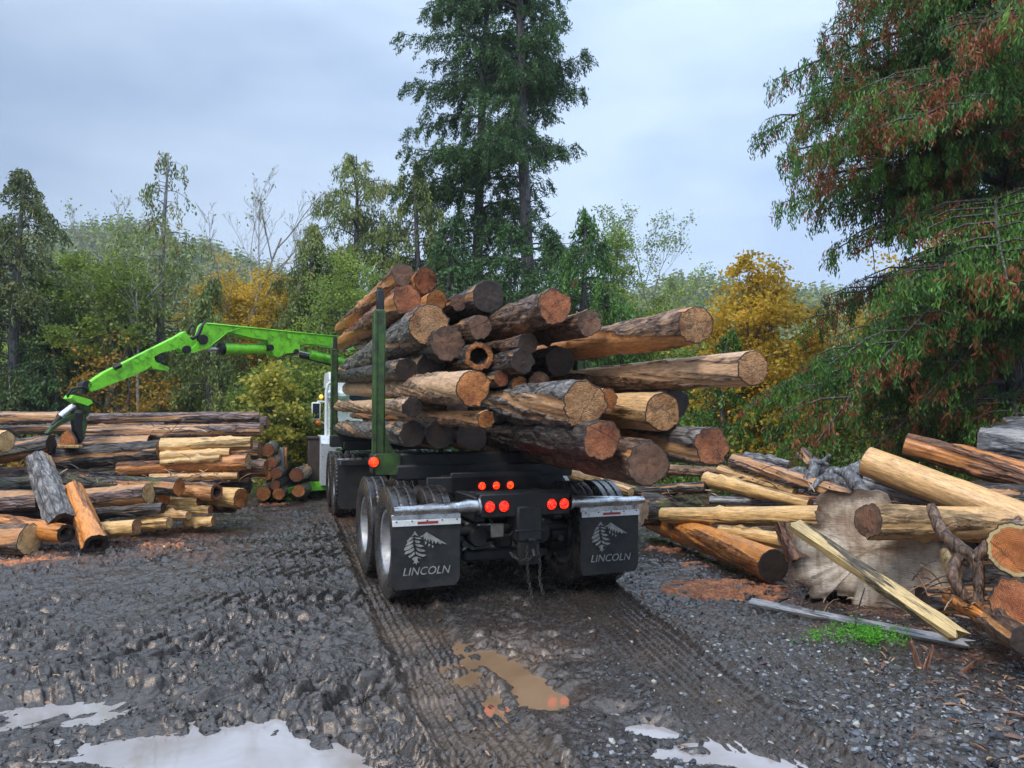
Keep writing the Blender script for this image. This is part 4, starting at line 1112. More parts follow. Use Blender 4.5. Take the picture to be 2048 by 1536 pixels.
limb_obj('broken_branch', 'thin dark forked twig standing in front of the slab', 'branch', [([at(1712, 1295, 6.0), at(1712, 1240, 6.1), at(1722, 1200, 6.1), at(1730, 1175, 6.1)], [.006, .006, .005, .003]), ([at(1713, 1240, 6.1), at(1704, 1222, 6.1)], [.005, .002])], 'bark_dark')
rr2 = random.Random(5)
segs = []
for i in range(15):
    a = at(1655 + rr2.uniform(-50, 50), 955 + rr2.uniform(-12, 20), 9.9 + rr2.uniform(-.3, .3))
    ang = rr2.uniform(-.4, PI + .4); l = rr2.uniform(.2, .5)
    b = a + Vector((math.cos(ang) * l * .8, rr2.uniform(-.15, .1), math.sin(ang) * l * .6)); c = b + Vector((rr2.uniform(-.2, .2), rr2.uniform(-.1, .1), rr2.uniform(-.2, .12)))
    segs.append(([a, (a + b) / 2 + Vector((rr2.uniform(-.05, .05), 0, .04)), b, c], [.085, .065, .045, .02]))
limb_obj('root_wad', 'tangled silver-grey root wad behind the slab', 'roots', segs, 'grey_wood')
segs = [([at(1690, 940, 9.2), at(1712, 968, 9.0), at(1728, 985, 8.9), at(1760, 1002, 8.8)], [.06, .09, .07, .05])]
limb_obj('broken_branch', 'silver forked root end pointing at the black-ended log', 'branch', segs, 'grey_wood')
# stray sticks lying on the heaps (too many to count)
P = []
rs = np.random.default_rng(77)
pts = []
for (x0, y0, D0, x1, y1, D1, k) in ((1450, 940, 11, 1720, 1000, 9.5, 70), (1830, 1150, 6.6, 2040, 1270, 5.6, 45), (60, 960, 11.4, 520, 950, 12.0, 150), (1290, 985, 11, 1600, 1010, 10, 70), (200, 850, 12.7, 500, 850, 13, 40), (1500, 1180, 7.3, 1900, 1260, 6.2, 30)):
    for i in range(k):
        t = rs.random(); p = at(x0 + (x1 - x0) * t, y0 + (y1 - y0) * t + rs.normal(0, 14), D0 + (D1 - D0) * t - .25 + rs.normal(0, .12))
        if p.z > .03: pts.append(tuple(p))
P = np.array(pts); n = len(P)
tag(chips('splinters', P, .08 + .26 * rs.random(n) ** 2, .007 + .014 * rs.random(n), M['chip_bark'], seed=78, tilt=.8, T=.006), 'loose bark strips and broken sticks caught among the piled logs', 'bark debris', kind='stuff')

def big_chip(label, px, py, L, W, az, el, seed):
    g = gnd(px, py); b = Vector((g.x, g.y, float(ground_h(g.x, g.y)) - .01))
    d = Vector((math.cos(az) * math.cos(el), math.sin(az) * math.cos(el), math.sin(el)))
    wood_piece('bark_chunk', label, 'bark chunk', b, b + d * L, W, .012, 'bark_red', roll=.4, taper=.45, ragged=.04, seed=seed)
big_chip('red-brown bark chunk standing up from the mud by the green weeds', 1838, 1338, .17, .06, 1.9, 1.2, 3)
big_chip('second red bark sliver leaning against the upright chunk', 1850, 1340, .15, .05, .5, 1.0, 4)
big_chip('dark red bark piece lying near the right edge', 1925, 1350, .22, .05, .5, .35, 5)
# ------------------------------------------------------------------ vehicle pieces
def frame_at(root, u, f, z): return Vector((u, f, z))    # local: x right, y forward, z up

def tyre_mesh(R_=.535, W=.275, lugged=False):
    nt, prof = 216, []
    hw = W / 2
    side = [(.30, hw * .62), (.315, hw * .80), (.36, hw * .98), (.42, hw * 1.04), (.47, hw * 1.0), (.505, hw * .93), (R_ - .012, hw * .87)]
    tread = [(R_, x) for x in np.linspace(hw * .84, -hw * .84, 45)]
    prof = [(r, x) for r, x in side] + tread + [(r, -x) for r, x in side[::-1]]
    prof = np.array(prof); m = len(prof)
    th = np.linspace(0, 2 * PI, nt, endpoint=False)
    r = np.repeat(prof[None, :, 0], nt, 0); x = np.repeat(prof[None, :, 1], nt, 0)
    T = np.repeat(th[:, None], m, 1)
    tri = lambda a: np.abs((a % 1) * 2 - 1) - .5
    dep = np.zeros_like(r)
    ontread = (np.abs(x) <= hw * .85)
    if not lugged:
        for k in (-.5, -.17, .17, .5):
            c = k * W + .013 * tri(T * 54 / (2 * PI) + k)
            dep = np.maximum(dep, (np.abs(x - c) < .0062) * .016)
    else:
        dep = np.maximum(dep, ((T * 44 / (2 * PI)) % 1 < .38) * (np.abs(x) > .05) * .018)
        dep = np.maximum(dep, (np.abs(np.abs(x) - .045) < .008) * .016)
    r = r - dep * ontread
    # bulge lettering-free sidewall rings and the flattened contact patch
    V = np.stack([x, r * np.cos(T), r * np.sin(T)], -1)
    V[..., 2] = np.maximum(V[..., 2], -R_ + .014)
    V = V.reshape(-1, 3)
    i = (np.arange(nt)[:, None] * m + np.arange(m - 1)[None]).ravel()
    j = (((np.arange(nt) + 1) % nt)[:, None] * m + np.arange(m - 1)[None]).ravel()
    F = np.stack([i, i + 1, j + 1, j], 1)
    return V, F
def rim_mb(out):       # out=+1: dish faces +x
    mb = MB()
    p = [(.305, .085), (.318, .10), (.305, .108), (.285, .10), (.275, .07), (.262, .02), (.255, -.03), (.235, -.045), (.17, -.05), (.15, -.03), (.12, -.02), (.115, .01), (.085, .03), (.08, .06), (.03, .065), (0, .065)]
    mb.lathe([(r, h * out) for r, h in p], axis=0, n=40)
    for k in range(10):
        a = 2 * PI * k / 10
        mb.tube([((-.045) * out, .195 * math.cos(a), .195 * math.sin(a)), ((-.005) * out, .195 * math.cos(a), .195 * math.sin(a))], .013, 8)
    mb.lathe([(.305, .085 * out), (.30, -.10 * out)], axis=0, n=40)
    return mb
TV, TF = tyre_mesh(); TV2, TF2 = tyre_mesh(lugged=True)
proto_w = {}
def wheel(root, u, f, out, lug=False, group='dual wheels'):
    key = (out, lug)
    if key not in proto_w:
        w = mesh_np('wheel', TV2 if lug else TV, TF2 if lug else TF, M['tyre'], root)
        rm = rim_mb(out).build('rim', M['rim'], w, smooth='auto')
        proto_w[key] = w
    else:
        p = proto_w[key]
        w = p.copy(); C.objects.link(w); w.parent = root
        for ch in p.children:
            c = ch.copy(); C.objects.link(c); c.parent = w
    w.location = (u, f, .535 - .012)
    return w
def axle(root, f, lug=False):
    for s in (-1, 1):
        wheel(root, s * 1.08, f, s, lug); wheel(root, s * .755, f, -s, lug)
    mb = MB().tube([(-.62, f, .53), (.62, f, .53)], .065, 14)
    mb.box((0, f, .53), (.34, .34, .3), .05) if lug else mb.box((0, f, .5), (.16, .2, .2), .03)
    for s in (-1, 1): mb.lathe([(.0, -.09), (.2, -.09), (.21, 0), (.2, .09), (0, .09)], (s * .56, f, .53), 0, 20)
    mb.build('axle', M['black'], root, smooth='auto')

def stake(root, u, f, z0, z1, w=.15, d=.12, inward=1, dark_top=True):
    """bunk stake: upright channel with a gusset spreading inwards at its foot"""
    mb = MB()
    mb.box((u, f, (z0 + z1) / 2), (w, d, z1 - z0), .018)
    # raised edge strip on the outer rear corner
    mb.box((u - inward * w * .36, f - d * .5 - .008, (z0 + z1) / 2), (w * .22, .02, z1 - z0 - .02), .004)
    g = [(0, z0), (0, z0 + .55), (.02, z0 + .42), (.06, z0 + .30), (.13, z0 + .20), (.24, z0 + .13), (.24, z0)]
    mb.prism(g, lambda p, t: Vector((u + inward * (w / 2 - .005 + p[0]), f - .045 + t, p[1])), .09)
    o = mb.build('stake', M['green_dark'], root, smooth='auto')
    cap = MB().box((u + inward * .01, f, z1 + .09), (w * .62, d * .6, .24), .01)
    cap.tube([(u, f, z1 + .2), (u, f, z1 + .235)], w * .2, 10)
    cap.build('stake_tip', M['black'], o, smooth='auto')
    return o
def bolster(root, f, z, half=1.15):
    mb = MB()
    mb.box((0, f, z), (half * 2 + .16, .24, .22), .02)
    mb.box((0, f, z - .09), (half * 2 - .3, .34, .16), .02)
    for k in range(-4, 5): mb.box((k * .24, f, z + .125), (.03, .18, .035), .006)
    mb.build('shaded_bunk_beam', M['black'], root, smooth='auto')  # dark green beam coloured black: the shade it lies in is painted on
def lamp(root, u, f, z, r, mat, name='tail_light', d=.03):
    mb = MB().lathe([(r * 1.22, .0), (r * 1.22, -.018), (r * 1.04, -.022), (r * 1.0, -.006)], (u, f, z), 1, 28)
    b = mb.build(name, M['black'], root, smooth='auto')
    l = MB().lathe([(r, -.008), (r * .9, -.018), (r * .5, -.024), (0, -.026)], (u, f, z), 1, 28).build('lens', M[mat], b, smooth=True)
    return b
def text_mesh(body, size, mat, name, parent, loc, shear=.25, ext=.0015):
    cu = bpy.data.curves.new('txt', 'FONT')
    cu.body = body; cu.size = size; cu.shear = shear; cu.extrude = ext; cu.align_x = 'CENTER'; cu.space_character = 1.02
    tmp = bpy.data.objects.new('txt', cu); C.objects.link(tmp)
    dg = bpy.context.evaluated_depsgraph_get()
    me = bpy.data.meshes.new_from_object(tmp.evaluated_get(dg))
    bpy.data.objects.remove(tmp)
    me.transform(Matrix.Rotation(PI / 2, 4, 'X'))
    me.materials.clear(); me.materials.append(M[mat])
    me.name = name
    o = bpy.data.objects.new(name, me); C.objects.link(o); o.parent = parent; o.location = loc
    return o
def emblem(parent, c, s):
    """fir tree beside a snow streaked mountain, printed on the flap; drawn in a 0..100 box"""
    mb = MB()
    T = lambda p, t: Vector((c[0] + (p[0] - 50) * s / 100, c[1] - t, c[2] + (p[1] - 30) * s / 100))
    tri = [
        [(25, 70), (20, 62), (16, 57), (21, 59), (24, 62), (28, 60), (33, 58), (30, 62)],
        [(13, 56), (22, 56), (18, 52), (10, 47), (6, 48), (11, 52)],
        [(24, 56), (30, 55), (36, 55), (41, 52), (34, 51), (28, 53)],
        [(8, 46), (15, 47), (22, 50), (20, 44), (12, 40), (3, 38), (7, 42)],
        [(25, 49), (33, 48), (38, 45), (33, 42), (27, 44)],
        [(2, 34), (10, 38), (20, 41), (22, 36), (14, 31), (6, 28), (0, 28)],
        [(25, 41), (31, 40), (40, 38), (46, 35), (38, 33), (30, 35)],
        [(4, 25), (12, 28), (22, 33), (24, 28), (16, 22), (8, 20), (1, 19)],
        [(27, 33), (36, 30), (45, 27), (50, 24), (41, 22), (32, 25)],
        [(10, 15), (18, 19), (24, 24), (25, 18), (20, 14), (13, 10)],
        [(27, 24), (34, 20), (42, 17), (52, 15), (44, 11), (34, 14), (28, 18)],
        [(18, 8), (24, 12), (25, 2), (20, -3), (26, -1), (29, -6), (30, 0), (36, -2), (31, 4), (32, 10), (42, 6), (36, 10), (29, 13), (26, 12), (22, 8)],
        # mountain
        [(52, 66), (44, 60), (36, 57), (41, 55), (45, 57), (46, 49), (50, 53), (52, 45), (56, 52), (58, 42), (62, 50), (66, 38), (69, 47), (74, 38), (77, 44), (84, 36), (86, 40), (100, 36), (88, 44), (76, 51), (64, 59)],
        [(48, 47), (49, 38), (53, 42)], [(56, 40), (57, 32), (61, 38)], [(64, 36), (66, 29), (69, 34)],
    ]
    for p in tri: mb.prism(p, T, .0015)
    return mb.build('emblem', M['letter'], parent)
def mud_flap(root, u, f, z0, z1, w, printed=True, strip=True):
    mb = MB()
    r = .035
    P2 = [(-w / 2, z1), (w / 2, z1)]
    for k in range(5):
        a = k / 4 * PI / 2; P2.append((w / 2 - r + r * math.cos(a), z0 + r - r * math.sin(a)))
    for k in range(5):
        a = PI / 2 + k / 4 * PI / 2; P2.append((-w / 2 + r + r * math.cos(a), z0 + r - r * math.sin(a)))
    rows = 9
    # slightly curled sheet: build as grid strips
    V, F = [], []
    n = 13
    for th in (0, .008):
        for i in range(rows + 1):
            t = i / rows; z = z1 + (z0 - z1) * t
            ins = 0.0
            if t > .93: ins = r * (1 - math.sqrt(max(0, 1 - ((t - .93) / .07) ** 2)))
            for k in range(n):
                x = -w / 2 + ins + (w - 2 * ins) * k / (n - 1)
                V.append(Vector((u + x, f + th + .012 * math.sin(t * 2.4 + x * 3) + .02 * t * t, z + .006 * math.sin(x * 7) * t)))
    NV = (rows + 1) * n
    for i in range(rows):
        for k in range(n - 1):
            a = i * n + k
            F.append((a, a + 1, a + n + 1, a + n)); F.append((NV + a, NV + a + n, NV + a + n + 1, NV + a + 1))
    for i in range(rows):
        for e in (0, n - 1):
            a = i * n + e; F.append((a, a + n, NV + a + n, NV + a))
    for k in range(n - 1):
        for e in (0, rows):
            a = e * n + k; F.append((a, a + 1, NV + a + 1, NV + a))
    mb.add(V, F)
    fl = mb.build('mud_flap', M['rubber_flap'], root, smooth='auto')
    if strip:
        s = MB()
        s.box((u, f - .012, z1 - .012), (w, .012, .055), .003).build('hanger_strip', M['strip_w'], fl, smooth='auto')
        MB().box((u + .01 * w, f - .0205, z1 - .012), (w * .30, .003, .022)).build('red_reflector', M['strip_r'], fl)
        b = MB()
        for k in range(5): b.lathe([(.007, 0), (.007, -.006), (0, -.008)], (u - w * .44 + k * w * .22, f - .0185, z1 + .006), 1, 8)
        b.build('bolt_row', M['black'], fl)
    if printed:
        emblem(fl, (u - .01, f - .004, z0 + .36), .40)
        text_mesh('LINCOLN', .100, 'letter', 'lettering', fl, (u - .005, f - .003, z0 + .125))
    return fl

# ------------------------------------------------------------------ trailer
TH = R(20)
T0 = Vector((-.10, 7.9, 0))
trailer = empty('log_trailer', T0, TH, 'black tandem trailer with green stakes, lit red lamps and two printed mudflaps', 'trailer')
axle(trailer, 0); axle(trailer, 1.27)
mb = MB()
for s in (-1, 1):
    mb.box((s * .40, 1.2, .86), (.10, 3.4, .24), .012)
    mb.box((s * .40, .63, .66), (.12, 1.7, .10), .02)
    mb.tube([(s * .5, -.35, .52), (s * .5, .2, .40), (s * .5, 1.1, .40), (s * .5, 1.6, .52)], .03, 8)
for f in (-.46, .15, .63, 1.1, 2.0, 2.8): mb.box((0, f, .88), (.72, .10, .18), .012)
mb.build('frame', M['black'], trailer, smooth='auto')
MB().box((0, 3.8, .82), (.2, 6.4, .2), .02).build('reach_pole', M['black'], trailer, smooth='auto')
bolster(trailer, .63, 1.24)
mb = MB().box((0, .63, 1.07), (1.1, .5, .12), .02); mb.lathe([(.0, -.06), (.45, -.06), (.45, .06), (0, .06)], (0, .63, 1.0), 2, 28)
mb.box((0, .18, 1.035), (1.5, .05, .17), .01); mb.build('turntable', M['black'], trailer, smooth='auto')
sL = stake(trailer, -1.16, .62, 1.14, 2.86, .125, .12, 1)
sR = stake(trailer, 1.16, .62, 1.14, 2.6, .125, .12, -1)
# green side plate of the bunk end
MB().box((-1.08, .485, 1.24), (.26, .02, .22), .004).build('bunk_end_plate', M['green_dark'], trailer, smooth='auto')
MB().box((0, .17, 1.05), (1.0, .03, .22), .008).build('lamp_panel', M['black'], trailer, smooth='auto')
for du in (-.155, 0, .155): lamp(trailer, -.02 + du, .14, 1.02, .038, 'lamp_hot', 'clearance_light')
# rear bar with the four round lamps
mb = MB().box((.03, -.56, .90), (.92, .07, .22), .012)
mb.box((.03, -.50, 1.01), (.95, .16, .02), .004)
mb.build('rear_crossmember', M['black'], trailer, smooth='auto')
for u in (-.335, -.195, .29, .42): lamp(trailer, u, -.60, .895, .050, 'lamp_red')
mb = MB().box((.06, -.50, .72), (.26, .26, .34), .02); mb.box((.06, -.58, .50), (.22, .06, .34), .015)
mb.box((.06, -.62, .66), (.3, .03, .02), .004); mb.box((.06, -.66, .58), (.08, .1, .03), .008)
mb.tube([(.06, -.62, .42), (.06, -.70, .40), (.06, -.73, .44), (.06, -.70, .49)], .02, 8)
mb.build('tow_hitch', M['black'], trailer, smooth='auto')
MB().box((-.235, -.53, .66), (.13, .02, .13), .01).build('plug_plate', paint_mat('plate_grey', (.16, .145, .12), .5, .4), trailer, smooth='auto')
mb = MB().tube([(-.55, -.20, .62), (.62, -.20, .62)], .045, 12)
for s in (-1, 1): mb.lathe([(0, -.1), (.085, -.1), (.1, -.06), (.1, .06), (.085, .1), (0, .1)], (s * .33, -.16, .56), 1, 18)
mb.tube([(-.3, -.4, .8), (-.2, -.5, .62), (-.1, -.5, .6), (.0, -.48, .7)], .012, 6); mb.tube([(.12, -.42, .8), (-.12, -.48, .66), (-.2, -.4, .55)], .01, 6)
mb.box((0, -.1, .36), (.9, .12, .1), .02)
mb.build('brake_gear', M['black'], trailer, smooth='auto')
for s in (-1, 1):      # dented chrome hanger tubes
    pts, rad = [], []
    for k in range(9):
        t = k / 8
        pts.append((.03 + s * (.47 + t * .80), -.585 + .01 * math.sin(k * 2.3 + s), .905 - .012 * t + .004 * math.sin(k * 1.9)))
        rad.append((.062 - .026 * t) * (1 + .06 * math.sin(k * 2.7 + s)))
    hb = MB().tube(pts, rad, 16).lathe([(.075, -.012), (.078, 0), (.075, .012)], pts[0], 0, 20)
    hb = hb.build('flap_hanger', M['chrome'], trailer, smooth='auto')
    MB().box((s * .93, -.575, .815), (.64, .008, .075), .002).build('hanger_rail', M['chrome'], hb, smooth='auto')
    mud_flap(trailer, s * .93, -.585, .185, .79, .635)
# chain hanging from the hitch
def chain(root, pts, r=.005, L=.045, name='safety_chain'):
    mb = MB(); acc = []
    P_ = [Vector(p) for p in pts]
    tot = []
    for a, b in zip(P_[:-1], P_[1:]):
        n = max(1, int((b - a).length / (L * .62)))
        for k in range(n): tot.append(a + (b - a) * k / n)
    tot.append(P_[-1])
    for i in range(len(tot) - 1):
        a, b = tot[i], tot[i + 1]; d = (b - a).normalized(); c = (a + b) / 2
        sd = d.cross(Vector((0, 1, 0) if i % 2 else (1, 0, .2))).normalized()
        ring = []
        for k in range(11):
            t = 2 * PI * k / 10
            ring.append(c + d * math.cos(t) * L * .5 + sd * math.sin(t) * L * .27)
        mb.tube(ring, r, 6, False)
    return mb.build(name, M['chain'], root, smooth=True)
chain(trailer, [(.02, -.66, .52), (.01, -.68, .38), (.03, -.67, .2), (.05, -.70, .05)])
chain(trailer, [(.12, -.66, .52), (.14, -.68, .36), (.13, -.69, .2), (.155, -.72, .08)])
chain(trailer, [(-.14, -.62, .46), (-.08, -.68, .40), (.02, -.69, .40), (.12, -.68, .44), (.18, -.64, .43)])
lamp(trailer, -1.235, .46, 1.27, .05, 'lamp_hot', 'clearance_light')

# ------------------------------------------------------------------ truck with loader
KT = R(17.3)
K0 = Vector((-2.20, 14.66, 0))
truck = empty('log_truck', K0, KT, 'white log truck ahead of the trailer with bright green loader crane reaching left', 'truck')
axle(truck, -.66, True); axle(truck, .66, True)
mb = MB()
for s in (-1, 1): mb.box((s * .42, 2.6, .92), (.09, 8.2, .26), .012)
for f in (-1.4, -.3, .9, 2.2, 3.4, 5.5): mb.box((0, f, .92), (.76, .1, .2), .012)
mb.box((0, -1.46, .95), (2.3, .06, .1), .01)
mb.build('frame', M['black'], truck, smooth='auto')
bolster(truck, 0, 1.27)
stake(truck, -1.16, 0, 1.2, 2.98, .13, .11, 1); stake(truck, 1.16, 0, 1.2, 2.9, .13, .11, -1)
for s in (-1, 1): mud_flap(truck, s * .88, -1.42, .18, .92, .62, printed=False, strip=False)
MB().tube([(-1.2, -1.45, 1.0), (-.5, -1.45, 1.02)], .022, 10).tube([(1.2, -1.45, 1.0), (.5, -1.45, 1.02)], .022, 10).build('flap_hanger', M['chrome'], truck, smooth='auto')
# cab
mb = MB()
prof = [(3.0, 1.0), (3.0, 2.55), (3.15, 2.72), (4.5, 2.76), (4.75, 2.62), (5.05, 2.0), (5.1, 1.0)]
mb.prism(prof, lambda p, t: Vector((-1.05 + t, p[0], p[1])), 2.1)
mb.build('cab', M['white'], truck, smooth='auto')
MB().box((0, 6.1, 1.35), (1.5, 2.0, .9), .18).build('bonnet', M['white'], truck, smooth='auto')
MB().box((0, 2.985, 2.15), (1.2, .02, .5), .01).build('rear_window', M['glass'], truck)
for s in (-1, 1):
    MB().box((s * 1.055, 4.3, 2.15), (.012, .95, .5), .004).build('side_window', M['glass'], truck)
    # fender and tank
    fd = [(0, .42), (.05, .9), (.25, 1.18), (.6, 1.28), (1.0, 1.22), (1.2, .9), (1.25, .45), (1.13, .45), (1.05, .85), (.85, 1.08), (.55, 1.14), (.3, 1.04), (.15, .8), (.1, .42)]
    MB().prism(fd, lambda p, t: Vector((s * 1.2 - .0 + (t if s < 0 else -t), 5.9 + p[0], p[1])), .42).build('fender', M['white'], truck, smooth='auto')
    w = wheel(truck, s * 1.02, 6.5, s, False)
    MB().tube([(s * .98, 3.3, .72), (s * .98, 5.1, .72)], .32, 24).build('fuel_tank', M['chrome'], truck, smooth='auto')
# side skirt panel and brown step box seen left of the drive wheels
MB().prism([(0, .28), (-.12, 1.15), (.2, 1.3), (1.2, 1.3), (1.2, .35), (.35, .22)], lambda p, t: Vector((-1.27 + t, 1.95 + p[0], p[1])), .3).build('side_fairing', M['white'], truck, smooth='auto')
MB().box((-1.38, 2.6, .78), (.26, .35, .92), .02).box((-1.38, 2.6, 1.26), (.3, .4, .05), .01).build('side_box', paint_mat('rusty_box', (.07, .045, .04), .6, .5), truck, smooth='auto')
# ladder-like exhaust guard with rungs
px0 = -1.12; fy = 2.75
gm = MB()
gm.tube([(px0 + .34, fy, 1.02), (px0 + .15, fy, 1.02), (px0 + .03, fy, 1.12), (px0, fy, 1.3), (px0, fy, 2.28), (px0 + .03, fy, 2.42), (px0 + .14, fy, 2.5)], .036, 12)
gm.tube([(px0 + .34, fy, 1.2), (px0 + .22, fy, 1.22), (px0 + .2, fy, 1.4), (px0 + .2, fy, 2.3)], .02, 10)
for z in (1.42, 1.66, 1.9, 2.14): gm.tube([(px0, fy, z), (px0 + .2, fy, z)], .018, 8)
gm.build('cab_ladder', M['white'], truck, smooth='auto')
mm = MB().tube([(-1.05, 3.6, 2.05), (-1.26, 3.5, 2.06), (-1.30, 3.5, 2.0), (-1.30, 3.5, 1.66), (-1.1, 3.55, 1.55)], .02, 8)
mr_ = mm.build('wing_mirror', M['white'], truck, smooth='auto')
MB().box((-1.30, 3.47, 1.84), (.20, .07, .40), .02).build('mirror_housing', M['white'], mr_, smooth='auto')
MB().box((-1.30, 3.432, 1.84), (.15, .006, .34), .002).build('mirror_glass', M['glass'], mr_)
MB().lathe([(0, -.05), (.05, -.04), (.07, 0), (.05, .04), (0, .05)], (-1.25, 3.46, 1.57), 1, 14).build('amber_marker', M['orange'], mr_, smooth=True)
MB().lathe([(.045, 0), (.045, -.03), (0, -.05)], (-1.22, 3.0, 2.16), 1, 14).build('amber_lamp', M['lamp_amber'], truck, smooth=True)
MB().box((-.88, 3.05, 2.2), (.5, .5, .18), .06).build('cab_deflector', M['white'], truck, smooth='auto')
# outrigger foot reaching left
mb = MB().box((-.9, 2.15, .62), (.6, .22, .2), .015)
mb.build('outrigger_beam', M['green'], truck, smooth='auto')
leg = MB().prism([(-1.0, .34), (-1.5, .34), (-2.0, .20), (-2.06, .14), (-1.9, .12), (-1.5, .16), (-1.0, .18)], lambda p, t: Vector((p[0], 2.05 + t, p[1])), .2)
leg.tube([(-2.02, 2.15, .18), (-2.2, 2.15, -.02)], .03, 8).tube([(-2.02, 2.15, .18), (-1.9, 2.15, -.02)], .03, 8).box((-2.06, 2.15, .0), (.42, .3, .03), .008)
leg.build('outrigger_foot', M['green'], truck, smooth='auto')
# crane column
mb = MB().box((0, 2.2, 1.15), (.9, .6, .3), .03).lathe([(.0, -.2), (.3, -.2), (.3, .1), (.22, .16), (.2, .9), (0, .9)], (0, 2.2, 1.4), 2, 24)
mb.prism([(-.25, 2.2), (.25, 2.2), (.2, 2.95), (.05, 3.1), (-.2, 3.0)], lambda p, t: Vector((p[0], 2.02 + t, p[1])), .36)
mb.build('crane_column', M['green'], truck, smooth='auto')
MB().prism([(-1.0, 1.28), (-.62, 1.36), (-.55, 1.12), (-.9, 1.05)], lambda p, t: Vector((p[0], 1.2 + t, p[1])), .2).build('valve_cover', M['green'], truck, smooth='auto')

# boom: a vertical plane through (680px, 16.2 m) and (400px, 13.9 m)
B0 = at(680, 830, 16.2); B1 = at(400, 830, 13.9)
bh = Vector((B1.x - B0.x, B1.y - B0.y, 0)); bh.normalize()
bnr = Vector((bh.y, -bh.x, 0))
if bnr.y > 0: bnr = -bnr              # towards the camera
Ki = (Matrix.Translation(K0) @ Matrix.Rotation(KT, 4, 'Z')).inverted()
def bp(px, py, off=0.0):
    """where the photograph's pixel meets the boom plane, moved off metres towards the camera"""
    a, v = (px - 1024) / FPX, (768 - py) / FPX
    y = math.cos(PITCH) - math.sin(PITCH) * v; z = math.sin(PITCH) + math.cos(PITCH) * v
    d = Vector((a, y, z)); o = Vector((0, 0, CAMH))
    t = (B0 - o).dot(bnr) / d.dot(bnr)
    return Ki @ (o + d * t + bnr * off)
def bprism(poly, w, off=0.0, mb=None):
    mb = mb or MB()
    n = len(poly)
    a = [bp(p[0], p[1], off + w / 2) for p in poly]; b = [bp(p[0], p[1], off - w / 2) for p in poly]
    F = [tuple(range(n)), tuple(range(n, 2 * n))[::-1]] + [(i, i + n, (i + 1) % n + n, (i + 1) % n) for i in range(n)]
    return mb.add(a + b, F)
def btube(p, r, mb=None, off=0.0, n=14):
    mb = mb or MB(); return mb.tube([bp(x, y, off) for x, y in p], r, n)
main = [(700, 676), (407, 646), (401, 652), (396, 672), (385, 690), (372, 702), (366, 704), (372, 708), (381, 706), (409, 697), (428, 678), (446, 664), (480, 672), (500, 677), (528, 681), (535, 700), (541, 712), (549, 716), (562, 708), (585, 706), (592, 703), (593, 690), (605, 688), (640, 691), (700, 700)]
boom = bprism(main, .26).build('main_boom', M['green'], truck)
for x, y in ((507, 667), (540, 670), (571, 673), (602, 676), (635, 679)):
    MB().tube([bp(x, y, .132), bp(x, y, .145)], .055, 16).build('boss', M['green'], boom, smooth='auto')
for x, y, r_ in ((398, 680, .09), (366, 700, .07), (533, 696, .06), (584, 704, .05)): MB().tube([bp(x, y, -.16), bp(x, y, .17)], r_, 16).build('pivot_pin', M['black'], boom, smooth='auto')
MB().tube([bp(407, 648, .14), bp(700, 677, .14)], .012, 6).tube([bp(446, 666, .14), bp(405, 700, .14)], .012, 6).tube([bp(446, 666, .14), bp(480, 655, .14)], .010, 6).build('weld_seams', M['green'], boom, smooth=True)
cy = btube([(441, 698), (445, 698), (525, 698), (528, 698)], .10)
cy = cy.build('boom_cylinder', M['green'], truck, smooth='auto')
btube([(392, 700), (445, 699)], .035).build('piston_rod', M['rod'], cy, smooth='auto')
btube([(438, 698), (447, 698)], .112).build('gland', M['black'], cy, smooth='auto')
cy = btube([(618, 709), (690, 727)], .10).build('lift_cylinder', M['green'], truck, smooth='auto')
btube([(590, 703), (620, 710)], .05).build('piston_rod', M['rod'], cy, smooth='auto')
MB().tube([bp(700, 740), bp(640, 722), bp(600, 712)], .04, 8).build('hose_guard', M['black'], truck, smooth='auto')
jib = [(366, 663), (352, 672), (300, 698), (240, 728), (205, 745), (172, 768), (172, 775), (178, 784), (200, 776), (235, 762), (262, 752), (287, 740), (298, 732), (301, 738), (330, 742), (334, 738), (331, 734), (306, 724), (303, 714), (318, 706), (345, 700), (352, 697), (356, 700), (364, 709), (372, 708), (384, 703), (396, 690), (392, 676), (380, 674), (370, 671)]
jb = bprism(jib, .20, .0).build('jib', M['green'], truck)
for x, y in ((358, 676), (337, 687), (290, 712), (279, 718), (268, 723)):
    MB().tube([bp(x, y, .10), bp(x, y, .115)], .035, 14).build('boss', M['green'], jb, smooth='auto')
mb = MB().tube([bp(372, 673, .05), bp(380, 678, .1), bp(390, 672, .1), bp(397, 655, .1), bp(405, 646, .08), bp(415, 645, .05)], .03, 8)
mb.tube([bp(374, 668, .05), bp(377, 654, .05), bp(383, 650, .05), bp(386, 656, .05)], .016, 8).tube([bp(370, 668, .0), bp(378, 680, .05), bp(392, 676, .0), bp(401, 655, 0)], .025, 8)
mb.build('hydraulic_hoses', M['black'], boom, smooth=True)
MB().tube([bp(222, 736, .11), bp(236, 730, .11)], .045, 4).build('jib_pad', M['black'], jb)
